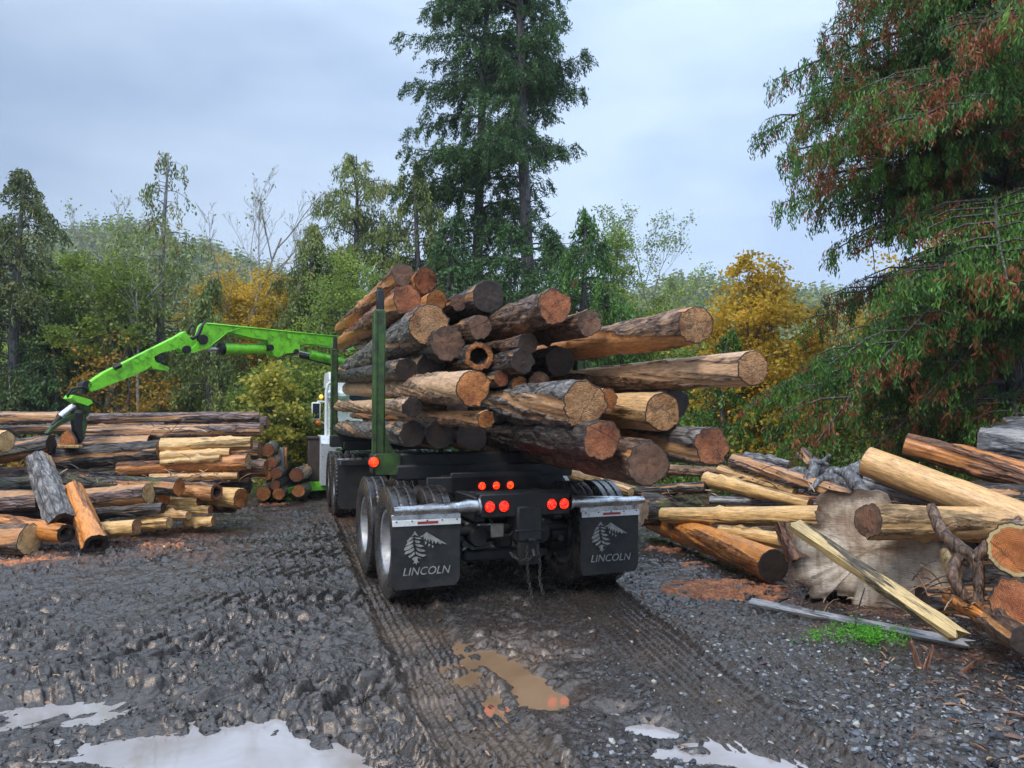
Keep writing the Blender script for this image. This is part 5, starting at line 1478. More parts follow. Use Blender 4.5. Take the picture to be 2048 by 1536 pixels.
# rotator and hoses
mb = MB().tube([bp(170, 770, -.1), bp(170, 770, .1)], .07, 12).tube([bp(168, 770), bp(166, 788)], .06, 10)
mb.tube([bp(182, 776, .05), bp(160, 774, .08), bp(142, 778, .06), bp(134, 790, .02), bp(138, 797, 0)], .022, 8).tube([bp(178, 782, .0), bp(158, 780, -.04), bp(144, 786, 0), bp(140, 798, 0)], .018, 8)
mb.build('rotator', M['black'], truck, smooth='auto')
hd = bprism([(139, 790), (134, 797), (150, 806), (168, 812), (178, 806), (174, 800), (155, 794)], .34).build('grapple_head', M['green'], truck)
gp_ = MB()
bprism([(150, 806), (176, 808), (175, 824), (168, 834), (160, 838), (154, 830), (158, 820)], .26, 0, gp_)
gp_.tube([bp(166, 816, -.16), bp(166, 816, .16)], .05, 14)
gp_.build('grapple_yoke', M['green_dark'], hd)
cyl = btube([(149, 812), (121, 834)], .065).build('grapple_cylinder', M['rod'], truck, smooth='auto')
btube([(121, 834), (106, 850)], .04).build('cylinder_rod', M['black'], cyl, smooth='auto')
def tine(poly, name, mat, w, off): bprism(poly, w, off).build(name, M[mat], truck)
tine([(150, 826), (132, 832), (112, 844), (98, 856), (90, 866), (97, 864), (112, 853), (130, 844), (148, 838)], 'grapple_tine', 'green_dark', .16, .03)
tine([(144, 826), (162, 826), (168, 846), (164, 866), (156, 886), (146, 862), (143, 844)], 'grapple_tine', 'black', .2, .05)
tine([(160, 828), (166, 848), (161, 878), (158, 870), (157, 846)], 'tine_edge', 'green_dark', .22, .06)
# split wedge of log clamped in the grapple
def wedge():
    poly = [(120, 892), (120, 878), (127, 866), (135, 860), (144, 867), (151, 880), (152, 893)]
    D = 11.75
    mb = MB()
    n = len(poly)
    a = [at(p[0], p[1], D) for p in poly]; b = [at(p[0] + 10, p[1] - 3, D + 1.6) for p in poly]
    c = at(136, 882, D); a = [p - c for p in a]; b = [p - c for p in b]
    r = empty('split_log', c, 0, 'orange split log wedge clamped in the grapple tines', 'split log', None)
    F = [(i, i + n, (i + 1) % n + n, (i + 1) % n) for i in range(n)] + [tuple(range(n, 2 * n))[::-1]]
    mb.add(a + b, F).build('bark', M['bark_lilac'], r)
    MB().add([p + Vector((0, -.012, 0)) for p in a], [tuple(range(n))]).build('split_face', M['end_orange'], r)
    f = at(140, 893, D - .02) - c
    MB().box(f, (.33, .12, .05), .01).build('pale_flake', M['peel_yellow'], r)
wedge()
# small things beyond the pile
wood_piece('post', 'thin pale marker post standing in the grass beyond the pile', 'post', at(597, 912, 19.5), at(595, 883, 19.5), .06, .06, 'grey_wood')
wood_piece('post', 'tall grey post at the end of the left pile', 'post', at(562, 955, 16.2), at(563, 896, 16.2), .10, .08, 'grey_wood')
wood_piece('post', 'pale slim post just right of the grey one behind the end-on logs', 'post', at(570, 945, 16.4), at(571, 897, 16.4), .06, .05, 'bark_tan')
# ------------------------------------------------------------------ trees
def leaf_quads(Pc, d, L, W, rg_):
    """diamond leaves: centre Pc, long axis d"""
    n = len(Pc)
    d = d / (np.linalg.norm(d, axis=1)[:, None] + 1e-9)
    r = rg_.normal(size=(n, 3)); s = np.cross(d, r); s /= np.linalg.norm(s, axis=1)[:, None] + 1e-9
    L = L[:, None]; W = W[:, None]
    V = np.stack([Pc - d * L * .5, Pc + s * W * .5 + d * L * .05, Pc + d * L * .5, Pc - s * W * .5 + d * L * .05], 1)
    return V
def crown_obj(V, mat, parent, rg_, name='crown'):
    n = len(V)
    F = np.arange(n * 4).reshape(n, 4)
    # leaves of one spray share most of their tone
    cl = np.repeat(rg_.random(n // 14 + 1), 14)[:n]
    return mesh_np(name, V.reshape(-1, 3), F, mat, parent, smooth=False, attrs={'rnd': np.clip(.6 * cl + .4 * rg_.random(n), 0, 1)})
def ground_z(x, y): return float(ground_h(np.array(x), np.array(y)))

def conifer(label, px, D, h, trunk_r, length, zb=1.0, nb=70, hang=1.0, strand=.35, spacing=.16, leafL=.09, leafW=.035, per=9,
            rise=.35, droop=.75, lean=(0, 0), mat='cedar', rust=None, rust_amt=0.0, bark='trunk', side=.42, seed=1, group='evergreens around the yard',
            dens=None, cat='tree', name='conifer', azpref=None, side_n=9, jit=.25, tip_up=.0, dead=0):
    rg_ = np.random.default_rng(seed); rr = random.Random(seed)
    x0 = (px - 1024) / FPX * D
    base = Vector((x0, D, ground_z(x0, D) - .05))
    root = empty(name, base, 0, label, cat, group)
    mb = MB()
    ph = rr.uniform(0, 6)
    def trunk(z):
        t = z / h
        return Vector((lean[0] * t + .12 * math.sin(t * 5 + ph) * t, lean[1] * t, z))
    n = 18
    mb.tube([trunk(h * i / n) for i in range(n + 1)], [trunk_r * (1 - i / n) ** .8 * (1.25 if i == 0 else 1) + .012 for i in range(n + 1)], 10)
    Pc, Dc = [], []
    def add_strand(p, out, ln, dn):
        k = max(2, int(ln / (leafL * .42)))
        t = np.linspace(0, 1, k)
        dirv = np.array([out[0] * (1 - hang) + rr.gauss(0, .16), out[1] * (1 - hang) + rr.gauss(0, .16), -hang - .08 + out[2] * (1 - hang)])
        dirv /= np.linalg.norm(dirv)
        q = np.array(p)[None] + dirv[None] * (t * ln)[:, None]
        for _ in range(dn):
            o = rg_.normal(0, leafL * .42, (k, 3)); o[:, 2] *= .6
            Pc.append(q + o)
            dd = dirv[None] * .8 + rg_.normal(0, .5 if hang < .8 else .3, (k, 3)); Dc.append(dd)
    for b in range(nb):
        u = (b + rr.random()) / nb
        z = zb + (h - zb) * (u ** .9)
        L = length(z) * rr.uniform(1 - jit * 1.6, 1 + jit * .5)
        if L <= .05: continue
        az = rr.uniform(0, 2 * PI) if azpref is None or rr.random() < .35 else rr.gauss(*azpref)
        d = Vector((math.cos(az), math.sin(az), 0)); sidev = Vector((-d.y, d.x, 0))
        skip_ = dens is not None and rr.random() > dens(z)
        if skip_: L *= .5
        p0 = trunk(z)
        rs_ = rise * rr.uniform(.5, 1.4); dr_ = droop * rr.uniform(.7, 1.2); bend_ = rr.uniform(-.15, .15)
        def bp_(t): return p0 + d * L * t + sidev * bend_ * L * t * t + Vector((0, 0, L * (rs_ * t - dr_ * t * t + tip_up * t ** 4)))
        pts = [bp_(i / 6) for i in range(7)]
        br = max(.008, min(.055, L * .011 + trunk_r * .05))
        mb.tube(pts, [br * (1 - .85 * i / 6) for i in range(7)], 5, False)
        if skip_: continue
        ns = max(2, int(side_n * L / 2.2))
        for k in range(ns):
            t = .18 + .82 * (k + rr.random()) / ns
            q = bp_(t); sg = 1 if k % 2 else -1
            sl = side * L * (1.12 - t) * rr.uniform(.6, 1.2) + .12
            sd_ = (sidev * sg * rr.uniform(.6, 1) + d * rr.uniform(.4, .9)).normalized()
            m = max(1, int(sl / spacing))
            if sl > .5: mb.tube([q, q + sd_ * sl * .5 - Vector((0, 0, .02)), q + sd_ * sl - Vector((0, 0, sl * .22))], [br * .35, br * .25, .004], 4, False)
            for j in range(m + 1):
                tt = (j + rr.random() * .6) / (m + 1)
                pp = q + sd_ * sl * tt - Vector((0, 0, sl * .22 * tt * tt))
                add_strand(pp, (sd_.x, sd_.y, .12), strand * rr.uniform(.5, 1.25), per)
        add_strand(bp_(1.0), (d.x, d.y, -.2), strand, per)
    for k in range(dead):      # pale dead limbs
        z = rr.uniform(zb + .5, h * .6); az = rr.gauss(*(azpref or (PI, 1.2))); L = length(z) * rr.uniform(.5, .9)
        d = Vector((math.cos(az), math.sin(az), 0)); p0 = trunk(z)
        pts = [p0 + d * L * t + Vector((0, 0, L * (.12 * t - .5 * t ** 3))) for t in (0, .25, .5, .75, .9, 1.0)]
        mb.tube(pts, [.03, .026, .02, .014, .01, .006], 5, False)
        for t in (3, 4, 5): mb.tube([pts[t], pts[t] + Vector((rr.uniform(-.05, .05), 0, -.25)), pts[t] + Vector((rr.uniform(-.12, .1), 0, -rr.uniform(.5, .9)))], [.012, .009, .004], 4, False)
    mb.build('trunk', M[bark], root, smooth=True)
    Pc = np.concatenate(Pc); Dc = np.concatenate(Dc); n = len(Pc)
    V = leaf_quads(Pc, Dc, leafL * rg_.uniform(.7, 1.5, n), leafW * rg_.uniform(.6, 1.3, n), rg_)
    if rust:
        msk = fbm(Pc[:, 0] * 5.0 + Pc[:, 1] * 3.1, Pc[:, 2] * 3.4 + Pc[:, 1] * 2.2, seed + 3, 3) > 1 - rust_amt
        crown_obj(V[~msk], M[mat], root, rg_)
        if msk.any(): crown_obj(V[msk], M[rust], root, rg_, 'dead_foliage')
    else:
        crown_obj(V, M[mat], root, rg_)
    return root, n

def broadleaf(label, px, D, h, w, zb, trunk_r=.12, nclump=34, per=420, clr=.55, leafL=.10, leafW=.075, mat='green_leaf', bark='trunk', seed=1, lean=0.0,
              group='broadleaf trees around the yard', multi=1, name='broadleaf_tree', cat='tree', shape=1.0, depth=None, twigs=True):
    rg_ = np.random.default_rng(seed); rr = random.Random(seed)
    x0 = (px - 1024) / FPX * D
    base = Vector((x0, D, ground_z(x0, D) - .05)); root = empty(name, base, 0, label, cat, group)
    mb = MB(); Pc = []
    depth = depth or w
    stems = []
    for s in range(multi):
        a = rr.uniform(0, 2 * PI); sp = (w * .35 if multi > 1 else 0) * rr.uniform(.4, 1)
        top = Vector((lean + math.cos(a) * sp, math.sin(a) * sp, h * rr.uniform(.85, .97)))
        pts = [Vector((math.cos(a) * .12 * (multi > 1), math.sin(a) * .12 * (multi > 1), 0))]
        for i in range(1, 9):
            t = i / 8; pts.append(Vector((top.x * t ** 1.3 + rr.uniform(-.06, .06), top.y * t ** 1.3 + rr.uniform(-.06, .06), top.z * t)))
        r0 = trunk_r / (multi ** .5)
        mb.tube(pts, [r0 * (1 - .9 * i / 8) + .008 for i in range(9)], 8); stems.append(pts)
    cz = (zb + h) / 2; hz = (h - zb) / 2
    for k in range(nclump):
        # points fill an egg shape, more towards its skin
        v = rg_.normal(size=3); v /= np.linalg.norm(v); r = rg_.uniform(.35, 1) ** .6
        zz = v[2] * r; wd = w * (1 - .35 * max(zz, 0) * shape)
        c = Vector((lean * (zz + 1) / 2 + v[0] * r * wd, v[1] * r * depth * wd / w, cz + zz * hz))
        st = stems[k % multi]; ti = min(7, max(1, int((c.z / h) * 6 * rr.uniform(.55, .95))))
        p = st[ti]; mid = (p + c) / 2 + Vector((0, 0, .12 * (c - p).length))
        mb.tube([p, mid, c], [max(.012, trunk_r * .22), max(.008, trunk_r * .12), .005], 5, False)
        if twigs:
            for _ in range(4):
                e = c + Vector([rr.gauss(0, clr * .6) for _ in range(3)]); mb.tube([mid.lerp(c, rr.uniform(.2, 1)), e], [.007, .003], 3, False)
        m = int(per * rr.uniform(.5, 1.4)); rad = clr * rr.uniform(.6, 1.35)
        # several flat sprays inside each clump
        for q in range(5):
            o = rg_.normal(0, rad * .55, 3); e = rg_.normal(0, 1, (m // 5, 3)) * np.array([rad * .42, rad * .42, rad * .16])
            e[:, 2] -= (e[:, 0] ** 2 + e[:, 1] ** 2) * .35 / max(rad, .1)
            Pc.append(np.array(c)[None] + o + e)
    mb.build('trunk', M[bark], root, smooth=True)
    if per > 0:
        Pc = np.concatenate(Pc); n = len(Pc)
        dd = rg_.normal(0, 1, (n, 3)); dd[:, 2] = dd[:, 2] * .5 - .35
        V = leaf_quads(Pc, dd, leafL * rg_.uniform(.6, 1.4, n), leafW * rg_.uniform(.6, 1.3, n), rg_)
        crown_obj(V, M[mat], root, rg_)
    return root

def bare_tree(label, px, D, h, r0, spread, seed, mat='twig', leafmat=None, lean=0.0, levels=4, leafn=0, group='broadleaf trees around the yard', b0=.3):
    rr = random.Random(seed); rg_ = np.random.default_rng(seed)
    x0 = (px - 1024) / FPX * D
    root = empty('bare_tree', Vector((x0, D, ground_z(x0, D) - .05)), 0, label, 'tree', group)
    mb = MB(); tips = []
    def grow(p, d, L, r, lev):
        pts = [p]; q = p; dd = d.copy()
        n = 5
        for i in range(n):
            dd = (dd + Vector((rr.gauss(0, .10), rr.gauss(0, .10), .05))).normalized(); q = q + dd * L / n; pts.append(q)
        mb.tube(pts, [max(.004, r * (1 - .7 * i / n)) for i in range(n + 1)], 6 if lev > 2 else 4, False)
        if lev == 0: tips.extend(pts[2:]); return
        k = 7 if lev >= levels else 5
        for j in range(k):
            t = (b0 if lev >= levels else .25) + (1 - (b0 if lev >= levels else .25)) * (j + rr.random()) / k
            i = min(n - 1, int(t * n)); pp = pts[i].lerp(pts[i + 1], t * n - i)
            a = rr.uniform(0, 2 * PI); sidev = Vector((math.cos(a), math.sin(a), 0))
            nd = (dd * rr.uniform(.45, .9) + sidev * spread * rr.uniform(.6, 1.2) + Vector((0, 0, .1))).normalized()
            grow(pp, nd, L * rr.uniform(.36, .6) * (1.1 - .5 * t), r * (.45 - .15 * t), lev - 1)
    grow(Vector((0, 0, 0)), Vector((lean, 0, 1)).normalized(), h, r0, levels)
    mb.build('trunk', M[mat], root, smooth=True)
    if leafn:
        T = np.array([tuple(t) for t in tips]); n = leafn
        P_ = T[rg_.integers(0, len(T), n)] + rg_.normal(0, .12, (n, 3))
        V = leaf_quads(P_, rg_.normal(0, 1, (n, 3)), np.full(n, .10) * rg_.uniform(.5, 1.4, n), np.full(n, .06), rg_)
        crown_obj(V, M[leafmat], root, rg_)
    return root

def interp(tab):
    zs = [a for a, b in tab]; ls = [b for a, b in tab]
    return lambda z: float(np.interp(z, zs, ls))

# great drooping cedar filling the right side
conifer('huge drooping cedar with rust-brown sprays filling the right side of the photo', 2040, 12.6, 19, .36,
        interp([(0, 2.0), (1.0, 3.2), (2.6, 3.9), (3.4, 4.3), (4.8, 4.5), (6.0, 3.9), (7.5, 3.7), (9.5, 3.2), (13, 2.4), (19, .2)]),
        zb=.9, nb=255, hang=.93, strand=.36, spacing=.12, leafL=.080, leafW=.022, per=4, rise=.40, droop=.74, mat='cedar', rust='cedar_rust', rust_amt=.415,
        side=.40, seed=21, azpref=(3.6, .95), side_n=11, jit=.3, dead=9, tip_up=.12)
conifer('cedar behind the huge one, closing the upper right corner', 2230, 15.5, 18, .3,
        interp([(0, 2.5), (2, 3.6), (6, 3.4), (10, 3.0), (14, 2.2), (18, .2)]), zb=1, nb=130, hang=.93, strand=.42, spacing=.16, leafL=.10, leafW=.03, per=4,
        rise=.34, droop=.78, mat='cedar', side=.42, seed=121, azpref=(3.3, .9), side_n=10, jit=.25)
# central pair
conifer('tall dark fir with a long grey trunk rising above the middle of the load', 1074, 24.5, 22, .27,
        interp([(4, 1.8), (6, 3.0), (8, 3.0), (9.2, 3.1), (11, 2.2), (13, 2.3), (15.5, 2.6), (18, 2.0), (22, .2)]),
        zb=3.5, nb=170, hang=.62, strand=.5, spacing=.22, leafL=.13, leafW=.036, per=6, rise=.30, droop=.62, lean=(-.9, 0), mat='fir', side=.36, seed=5, jit=.4,
        dens=lambda z: .55 if 5.5 < z < 9.5 else .8, tip_up=.35, side_n=8)
conifer('second dark fir standing close to the left of the tall trunked one', 945, 26, 21, .24,
        interp([(3, 2.4), (6, 2.9), (9, 2.9), (12, 2.9), (15, 3.3), (18, 2.2), (21, .2)]),
        zb=3.0, nb=185, hang=.62, strand=.5, spacing=.22, leafL=.13, leafW=.036, per=6, rise=.34, droop=.62, lean=(.6, 0), mat='fir', side=.36, seed=9, jit=.45,
        dens=lambda z: .75, tip_up=.35, side_n=8)
conifer('dull green cedar with stringy hanging sprays left of the dark firs', 835, 25, 10.2, .2,
        interp([(1, 2.6), (5, 2.3), (8, 1.4), (10.2, .1)]), zb=1, nb=80, hang=.9, strand=.5, spacing=.24, leafL=.13, leafW=.05, per=3, mat='cedar_dull', seed=31)
conifer('fresh green cedar with rusty tips behind the ribbed upper log', 1165, 21.5, 7.6, .18,
        interp([(1, 2.4), (3, 2.2), (5.5, 1.5), (7.6, .1)]), zb=1, nb=80, hang=.8, strand=.36, spacing=.22, leafL=.12, leafW=.05, per=3, mat='cedar', rust='cedar_rust', rust_amt=.22, seed=33)
conifer('mid-height green fir partly hiding the foot of the tall grey trunk', 1095, 23.2, 7.6, .14,
        interp([(1, 2.2), (3, 2.0), (5.5, 1.3), (7.6, .1)]), zb=.8, nb=90, hang=.6, strand=.32, spacing=.2, leafL=.12, leafW=.04, per=4, mat='fir', seed=135)
conifer('small blue-green fir directly behind the black wet log', 1015, 20.5, 6.9, .14,
        interp([(1, 2.1), (3, 1.8), (5, 1.1), (6.9, .1)]), zb=.8, nb=80, hang=.4, strand=.3, spacing=.2, leafL=.11, leafW=.05, per=3, mat='fir', seed=35)
conifer('dark green fir filling the gap left of the small blue-green one', 900, 21.5, 7.4, .14,
        interp([(1, 2.3), (3, 2.1), (5, 1.4), (7.4, .1)]), zb=.8, nb=80, hang=.5, strand=.3, spacing=.2, leafL=.12, leafW=.05, per=3, mat='fir', seed=36)
conifer('dull pointed cedar rising left of the load above the birch', 705, 25.5, 10.5, .2,
        interp([(1, 2.4), (5, 2.4), (7.5, 2.0), (9, 1.5), (10, .7), (10.5, .2)]), zb=1, nb=85, hang=.82, strand=.42, spacing=.24, leafL=.13, leafW=.04, per=4, rise=.75, mat='cedar_dull', seed=38)
conifer('olive cedar with broad skirts between the maple and the pointed cedar', 625, 24, 7.8, .2,
        interp([(.5, 2.2), (4, 1.8), (6, 1.1), (7.8, .1)]), zb=.6, nb=85, hang=.9, strand=.45, spacing=.22, leafL=.12, leafW=.05, per=3, mat='cedar_dull', rust='cedar_rust', rust_amt=.18, seed=39)
conifer('brownish fir cut off by the left edge of the photo', 28, 22, 8.9, .2,
        interp([(2.5, 2.3), (5, 1.9), (7, 1.3), (8.9, .1)]), zb=1.8, nb=120, hang=.6, strand=.36, spacing=.2, leafL=.12, leafW=.04, per=4, mat='fir_far', seed=40, bark='trunk_pale')
conifer('thin-topped cedar with sparse ragged hanging sprays, tallest on the left', 322, 23.5, 9.9, .17,
        interp([(2.4, 2.2), (4.5, 2.2), (6, 1.7), (8, 1.15), (9.4, .6), (9.9, .3)]), zb=2.2, nb=90, hang=.95, strand=.36, spacing=.26, leafL=.11, leafW=.045, per=2, rise=.5,
        mat='cedar_dull', rust='cedar_rust', rust_amt=.2, seed=41, dens=lambda z: .95 if z < 6 else .55, bark='trunk_pale', side_n=6)
conifer('low dark evergreen behind the left end of the pile', 110, 21.5, 4.6, .14,
        interp([(.5, 2.0), (2.5, 1.6), (4.6, .1)]), zb=.3, nb=70, hang=.7, strand=.3, spacing=.2, leafL=.11, leafW=.05, per=3, mat='fir', seed=43)
conifer('light green young cedar right of the load below the longest log', 1450, 16.5, 3.6, .08,
        interp([(.3, 1.0), (1.5, .95), (2.8, .5), (3.6, .05)]), zb=.2, nb=60, hang=.7, strand=.24, spacing=.15, leafL=.085, leafW=.035, per=3, mat='cedar', seed=44)
conifer('shaded cedar just behind the boom elbow', 420, 22.5, 5.8, .15,
        interp([(.5, 1.9), (3, 1.6), (5.8, .1)]), zb=.4, nb=70, hang=.9, strand=.4, spacing=.2, leafL=.11, leafW=.05, per=3, mat='cedar_dull', seed=45)
# broadleaf
broadleaf('pale-trunked green alder behind the grapple', 222, 22.5, 6.2, 1.9, 2.2, mat='green_leaf', bark='trunk_pale', seed=51, nclump=40)
broadleaf('yellow-green maple with arching sprays at the far left', 140, 24.0, 7.0, 2.0, 2.0, mat='alder', seed=52, nclump=40)
broadleaf('leafy green alder between the sparse cedar and the left edge', 175, 24.5, 7.0, 2.0, 2.5, mat='green_leaf', seed=53, nclump=40)
broadleaf('orange-leaved young maple low behind the grapple', 255, 21.0, 3.6, 1.6, .8, trunk_r=.07, mat='maple_o', seed=54, nclump=16, per=220, bark='trunk')
broadleaf('golden maple crown right of the bare alder', 490, 26, 7.0, 2.1, 2.6, mat='maple_y', seed=55, nclump=38)
broadleaf('second golden maple in front of the golden one above the boom', 560, 24.5, 6.3, 1.7, 2.2, mat='maple_y', seed=56, nclump=30)
broadleaf('yellow bigleaf maple bush beside the end of the left pile', 540, 17.4, 2.75, .85, .5, trunk_r=.05, mat='maple_yg', seed=57, nclump=30, per=260, clr=.34, leafL=.095, leafW=.085, multi=3)
broadleaf('yellow-green birch touching the upper left of the load', 690, 20.5, 6.1, 1.0, 1.6, trunk_r=.08, mat='alder', seed=58, nclump=34, per=380, leafL=.08, leafW=.05)
broadleaf('dark green understorey tree under the main boom', 590, 20.5, 3.8, 1.6, .5, trunk_r=.08, mat='green_leaf', seed=59, nclump=30)
broadleaf('dark green shrub behind the mirror of the truck', 640, 19.5, 3.0, 1.2, .2, trunk_r=.06, mat='green_leaf', seed=60, nclump=30)
broadleaf('bright green alder rising right of the tall dark fir', 1235, 26.5, 8.6, 1.6, 2.8, mat='alder', seed=61, nclump=42, per=420, leafL=.09, leafW=.06)
broadleaf('broad green alder behind the right end of the load', 1330, 25, 5.6, 1.9, 1.5, mat='green_leaf', seed=62, nclump=40, leafL=.09)
broadleaf('green bush right of the round log faces', 1400, 22, 4.2, 1.5, .8, mat='green_leaf', seed=63, nclump=30)
broadleaf('golden maple glowing above the longest log', 1520, 17.5, 5.3, 1.5, 1.2, trunk_r=.07, mat='maple_y', seed=64, nclump=56, per=420, multi=5, bark='trunk')
broadleaf('low yellow thicket maple behind the heap of logs', 1560, 16.5, 3.0, 1.3, .5, trunk_r=.05, mat='maple_y', seed=65, nclump=26, per=200, multi=6, leafL=.09)
broadleaf('yellow maple glimpsed through the lower limbs of the huge cedar', 1900, 19, 6.5, 2.4, 1.0, mat='maple_y', seed=66, nclump=40, per=300)
broadleaf('yellowing shrub behind the end-on logs', 610, 21.5, 1.9, 1.0, .1, trunk_r=.03, mat='maple_o', seed=67, nclump=16, per=220, clr=.35, multi=3)
broadleaf('green fern-like shrub at the foot of the huge cedar', 1640, 13.5, 1.9, .6, .2, trunk_r=.03, mat='green_leaf', seed=68, nclump=14, per=220, clr=.28, leafL=.08, leafW=.04, multi=3)
bare_tree('bare grey alder standing alone against the sky above the boom', 425, 24.5, 7.9, .085, .62, 71, 'twig_pale', 'alder', lean=.06, leafn=150, b0=.52)
bare_tree('faint bare alder between the sparse cedar and the left fir', 205, 27, 7.6, .08, .75, 72, 'twig_pale', 'alder', lean=-.05, leafn=500, b0=.5)
bare_tree('thin birch with a haze of tiny pale leaves right of the dark firs', 1345, 27, 7.6, .06, .55, 73, 'twig_pale', 'alder', leafn=2600, b0=.35)
for px, D, h, r, lab in ((290, 21.5, 5.2, .07, 'slim pale stem just left of the sparse cedar trunk'), (183, 21.8, 5.6, .10, 'stout pale trunk right of the grapple head'), (267, 23.2, 5.6, .06, 'thinnest straight stem behind the jib')):
    bare_tree(lab, px, D, h, r, .5, int(px), 'twig_pale', 'green_leaf', levels=2, leafn=1200, b0=.6)

# undergrowth and far wood: stuff nobody could count
def mass(name, label, cat, blobs, mat, n, L, W, seed):
    rg_ = np.random.default_rng(seed); P_ = []
    vol = np.array([b[3] * b[4] for b in blobs]); vol = vol / vol.sum()
    for (x, y, z, w, h_, dp), v in zip(blobs, vol):
        k = int(n * v); q = rg_.normal(size=(k, 3)); q /= np.linalg.norm(q, axis=1)[:, None]; q *= (rg_.uniform(.3, 1, k) ** .5)[:, None]
        lump = 1 + .35 * (fbm(q[:, 0] * 2.2 + x, q[:, 2] * 2.2 + z + q[:, 1], seed, 3) - .5) * 2
        P_.append(np.stack([x + q[:, 0] * w * lump, y + q[:, 1] * dp * lump, z + q[:, 2] * h_ * lump], 1))
    P_ = np.concatenate(P_); P_ = P_[P_[:, 2] > 0]; n = len(P_)
    V = leaf_quads(P_, rg_.normal(0, 1, (n, 3)) * np.array([1, 1, .6]), L * rg_.uniform(.6, 1.4, n), W * rg_.uniform(.6, 1.4, n), rg_)
    o = crown_obj(V, mat, None, rg_, name)
    return tag(o, label, cat, kind='stuff')
rb = np.random.default_rng(99)
def blobs(n, x0, x1, y0, y1, h0, h1, w=1.2):
    return [(rb.uniform(x0, x1), rb.uniform(y0, y1), 0, w * rb.uniform(.7, 1.5), rb.uniform(h0, h1), w * rb.uniform(.6, 1.2)) for _ in range(n)]
mass('undergrowth', 'dark green undergrowth along the edge of the wood on the left', 'undergrowth', [b for b in blobs(46, -17, -1, 20.5, 27, 1.2, 3.6) if not (-6.6 < b[0] < -4.2 and b[1] < 23)], M['green_leaf'], 70000, .12, .08, 101)
mass('undergrowth', 'green and yellowing thicket behind the load and the right heap', 'undergrowth', blobs(34, 0, 13, 19, 27, 1.2, 3.4), M['alder'], 52000, .12, .08, 102)
mass('undergrowth', 'shadowy evergreen thicket beneath the dark firs', 'undergrowth', blobs(16, -4, 4, 22, 27, 2.5, 4.8), M['fir'], 50000, .13, .06, 103)
mass('brambles', 'straggly brambles at the edge of the wood on the left', 'undergrowth', blobs(20, -14, -4.5, 19.2, 20.8, .5, 1.5, .9), M['maple_o'], 9000, .09, .06, 104)
mass('woodland', 'dense mixed woodland standing farther back on the left', 'woodland', [(x_, y_, 1.5, w_, h_ * .8, d_) for x_, y_, _, w_, h_, d_ in blobs(52, -34, -2, 30, 44, 3.2, 6.2, 2.2)], M['alder'], 90000, .26, .16, 105)
mass('woodland', 'dense mixed woodland standing farther back on the right', 'woodland', [(x_, y_, 1.0, w_, h_ * .7, d_) for x_, y_, _, w_, h_, d_ in blobs(40, -2, 34, 30, 44, 3.0, 5.4, 2.2)], M['green_leaf'], 70000, .26, .16, 106)

# hills with far forest
hx = np.linspace(-330, 330, 150); hy = np.linspace(90, 420, 80)
HX, HY = np.meshgrid(hx, hy)
def hill_h(x, y):
    ridge = np.interp(x / y, [-1.2, -.62, -.5, -.36, -.2, 0, .12, .22, .32, .6, 1.2], [.25, .215, .235, .19, .12, .09, .12, .165, .15, .12, .1])
    t = sstep(90, 260, y)
    return t * 260 * ridge * (.92 + .2 * fbm(x * .02, y * .02, 7, 3)) + .0 
HZ = hill_h(HX, HY) - 1.5
ii = (np.arange(79)[:, None] * 150 + np.arange(149)[None]).ravel()
M['hill'] = (lambda t: t.fin(t.ramp(t.noise(t.coord((1, 1, 1), rnd=False), .6, 5, .7), [(.35, (.02, .035, .018)), (.7, (.05, .08, .03))]), .9))(NT('forest_floor'))
hl = mesh_np('hills', np.stack([HX.ravel(), HY.ravel(), HZ.ravel()], 1), np.stack([ii, ii + 1, ii + 151, ii + 150], 1), M['hill']); tag(hl, kind='structure')
n = 9000
fy_ = rb.uniform(110, 300, n); fx_ = fy_ * rb.uniform(-1.1, 1.1, n); fz_ = hill_h(fx_, fy_) - 1.5
th_ = rb.uniform(5, 11, n); k = 9
V = []; 
for j in range(k):
    t = j / k; a = rb.uniform(0, 2 * PI, n)
    for q in range(3):
        aa = a + q * 2.1; r = th_ * .26 * (1 - t) + .3
        c = np.stack([fx_ + np.cos(aa) * r * .5, fy_ + np.sin(aa) * r * .5, fz_ + th_ * (t + .02)], 1)
        d = np.stack([np.cos(aa), np.sin(aa), -.5 * np.ones(n)], 1)
        V.append(leaf_quads(c, d, r * 1.5, r * .9, rb))
V = np.concatenate(V)
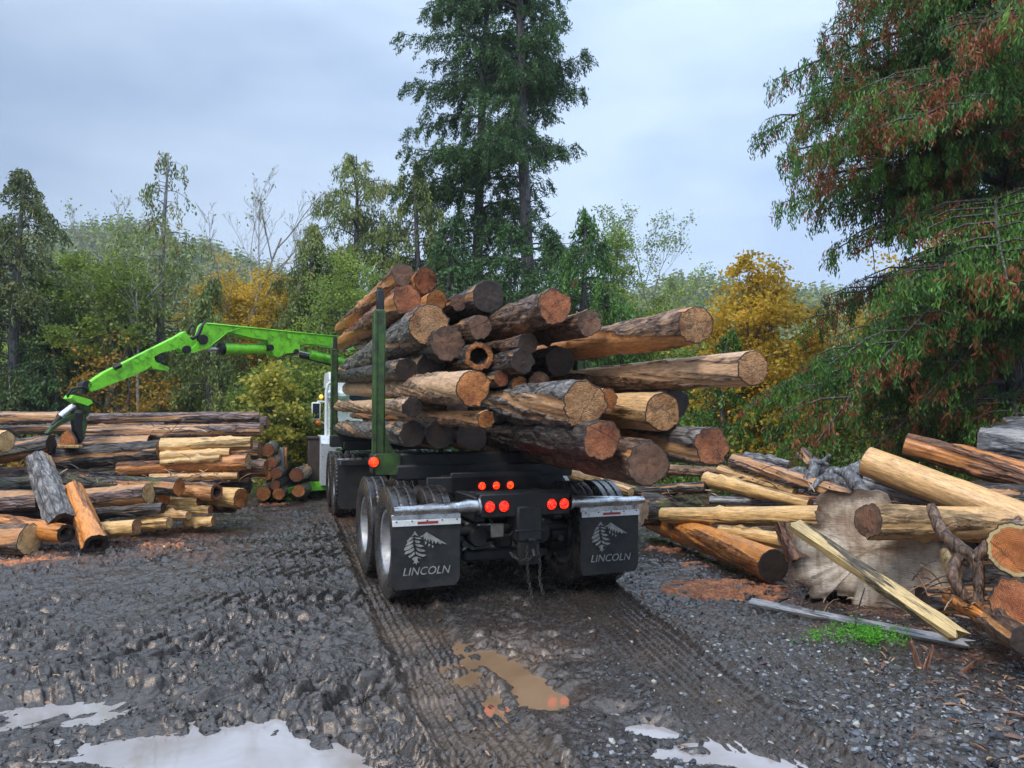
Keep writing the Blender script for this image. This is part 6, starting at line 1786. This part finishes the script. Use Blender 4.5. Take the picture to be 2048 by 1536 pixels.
far = crown_obj(V, M['cedar_dull'], None, rb, 'far_forest'); tag(far, 'misty forest covering the distant hills', 'forest', kind='stuff')

# weeds
P = scatter(2600, (1560, 1810, 1240, 1330), 55)
gw = gnd(1735, 1280); gw2 = gnd(1640, 1283)
m = (np.exp(-(((P[:, 0] - gw.x) / .19) ** 2 + ((P[:, 1] - gw.y) / .16) ** 2)) + .35 * np.exp(-(((P[:, 0] - gw2.x) / .16) ** 2 + ((P[:, 1] - gw2.y) / .08) ** 2))) > rb.random(len(P))
P = P[m]; n = len(P)
if n:
    Q = np.repeat(P, 9, 0); q = len(Q)
    Q[:, 2] += rb.uniform(.005, .09, q); Q[:, :2] += rb.normal(0, .014, (q, 2))
    V = leaf_quads(Q, rb.normal(0, 1, (q, 3)) * np.array([1, 1, .8]) + np.array([0, 0, .5]), rb.uniform(.015, .035, q), rb.uniform(.006, .012, q), rb)
    tag(crown_obj(V, M['weed'], None, rb, 'weeds'), 'bright green patch of low weeds at the foot of the leaning plank', 'weeds', kind='stuff')
P = scatter(2500, (380, 690, 925, 975), 56)
Q = np.repeat(P, 8, 0); q = len(Q); Q[:, 2] += rb.uniform(.0, .14, q); Q[:, :2] += rb.normal(0, .05, (q, 2))
V = leaf_quads(Q, rb.normal(0, .5, (q, 3)) + np.array([0, 0, .8]), rb.uniform(.06, .16, q), rb.uniform(.012, .03, q), rb)
tag(crown_obj(V, M['green_leaf'], None, rb, 'grass'), 'rough grass in the clearing beyond the end of the left pile', 'grass', kind='stuff')

# ------------------------------------------------------------------ air
hz = MB().box((0, 220, 62), (760, 470, 130)).build('haze', (lambda: (lambda t: (t.n.remove(t.b), t.m)[1])(NT('haze_air')))())
hm_ = hz.data.materials[0]; nt_ = hm_.node_tree
pv = nt_.nodes.new('ShaderNodeVolumePrincipled'); pv.inputs['Color'].default_value = (.94, .96, 1, 1); pv.inputs['Density'].default_value = .0006
nt_.links.new(pv.outputs['Volume'], nt_.nodes['Material Output'].inputs['Volume'])
tag(hz, kind='stuff')
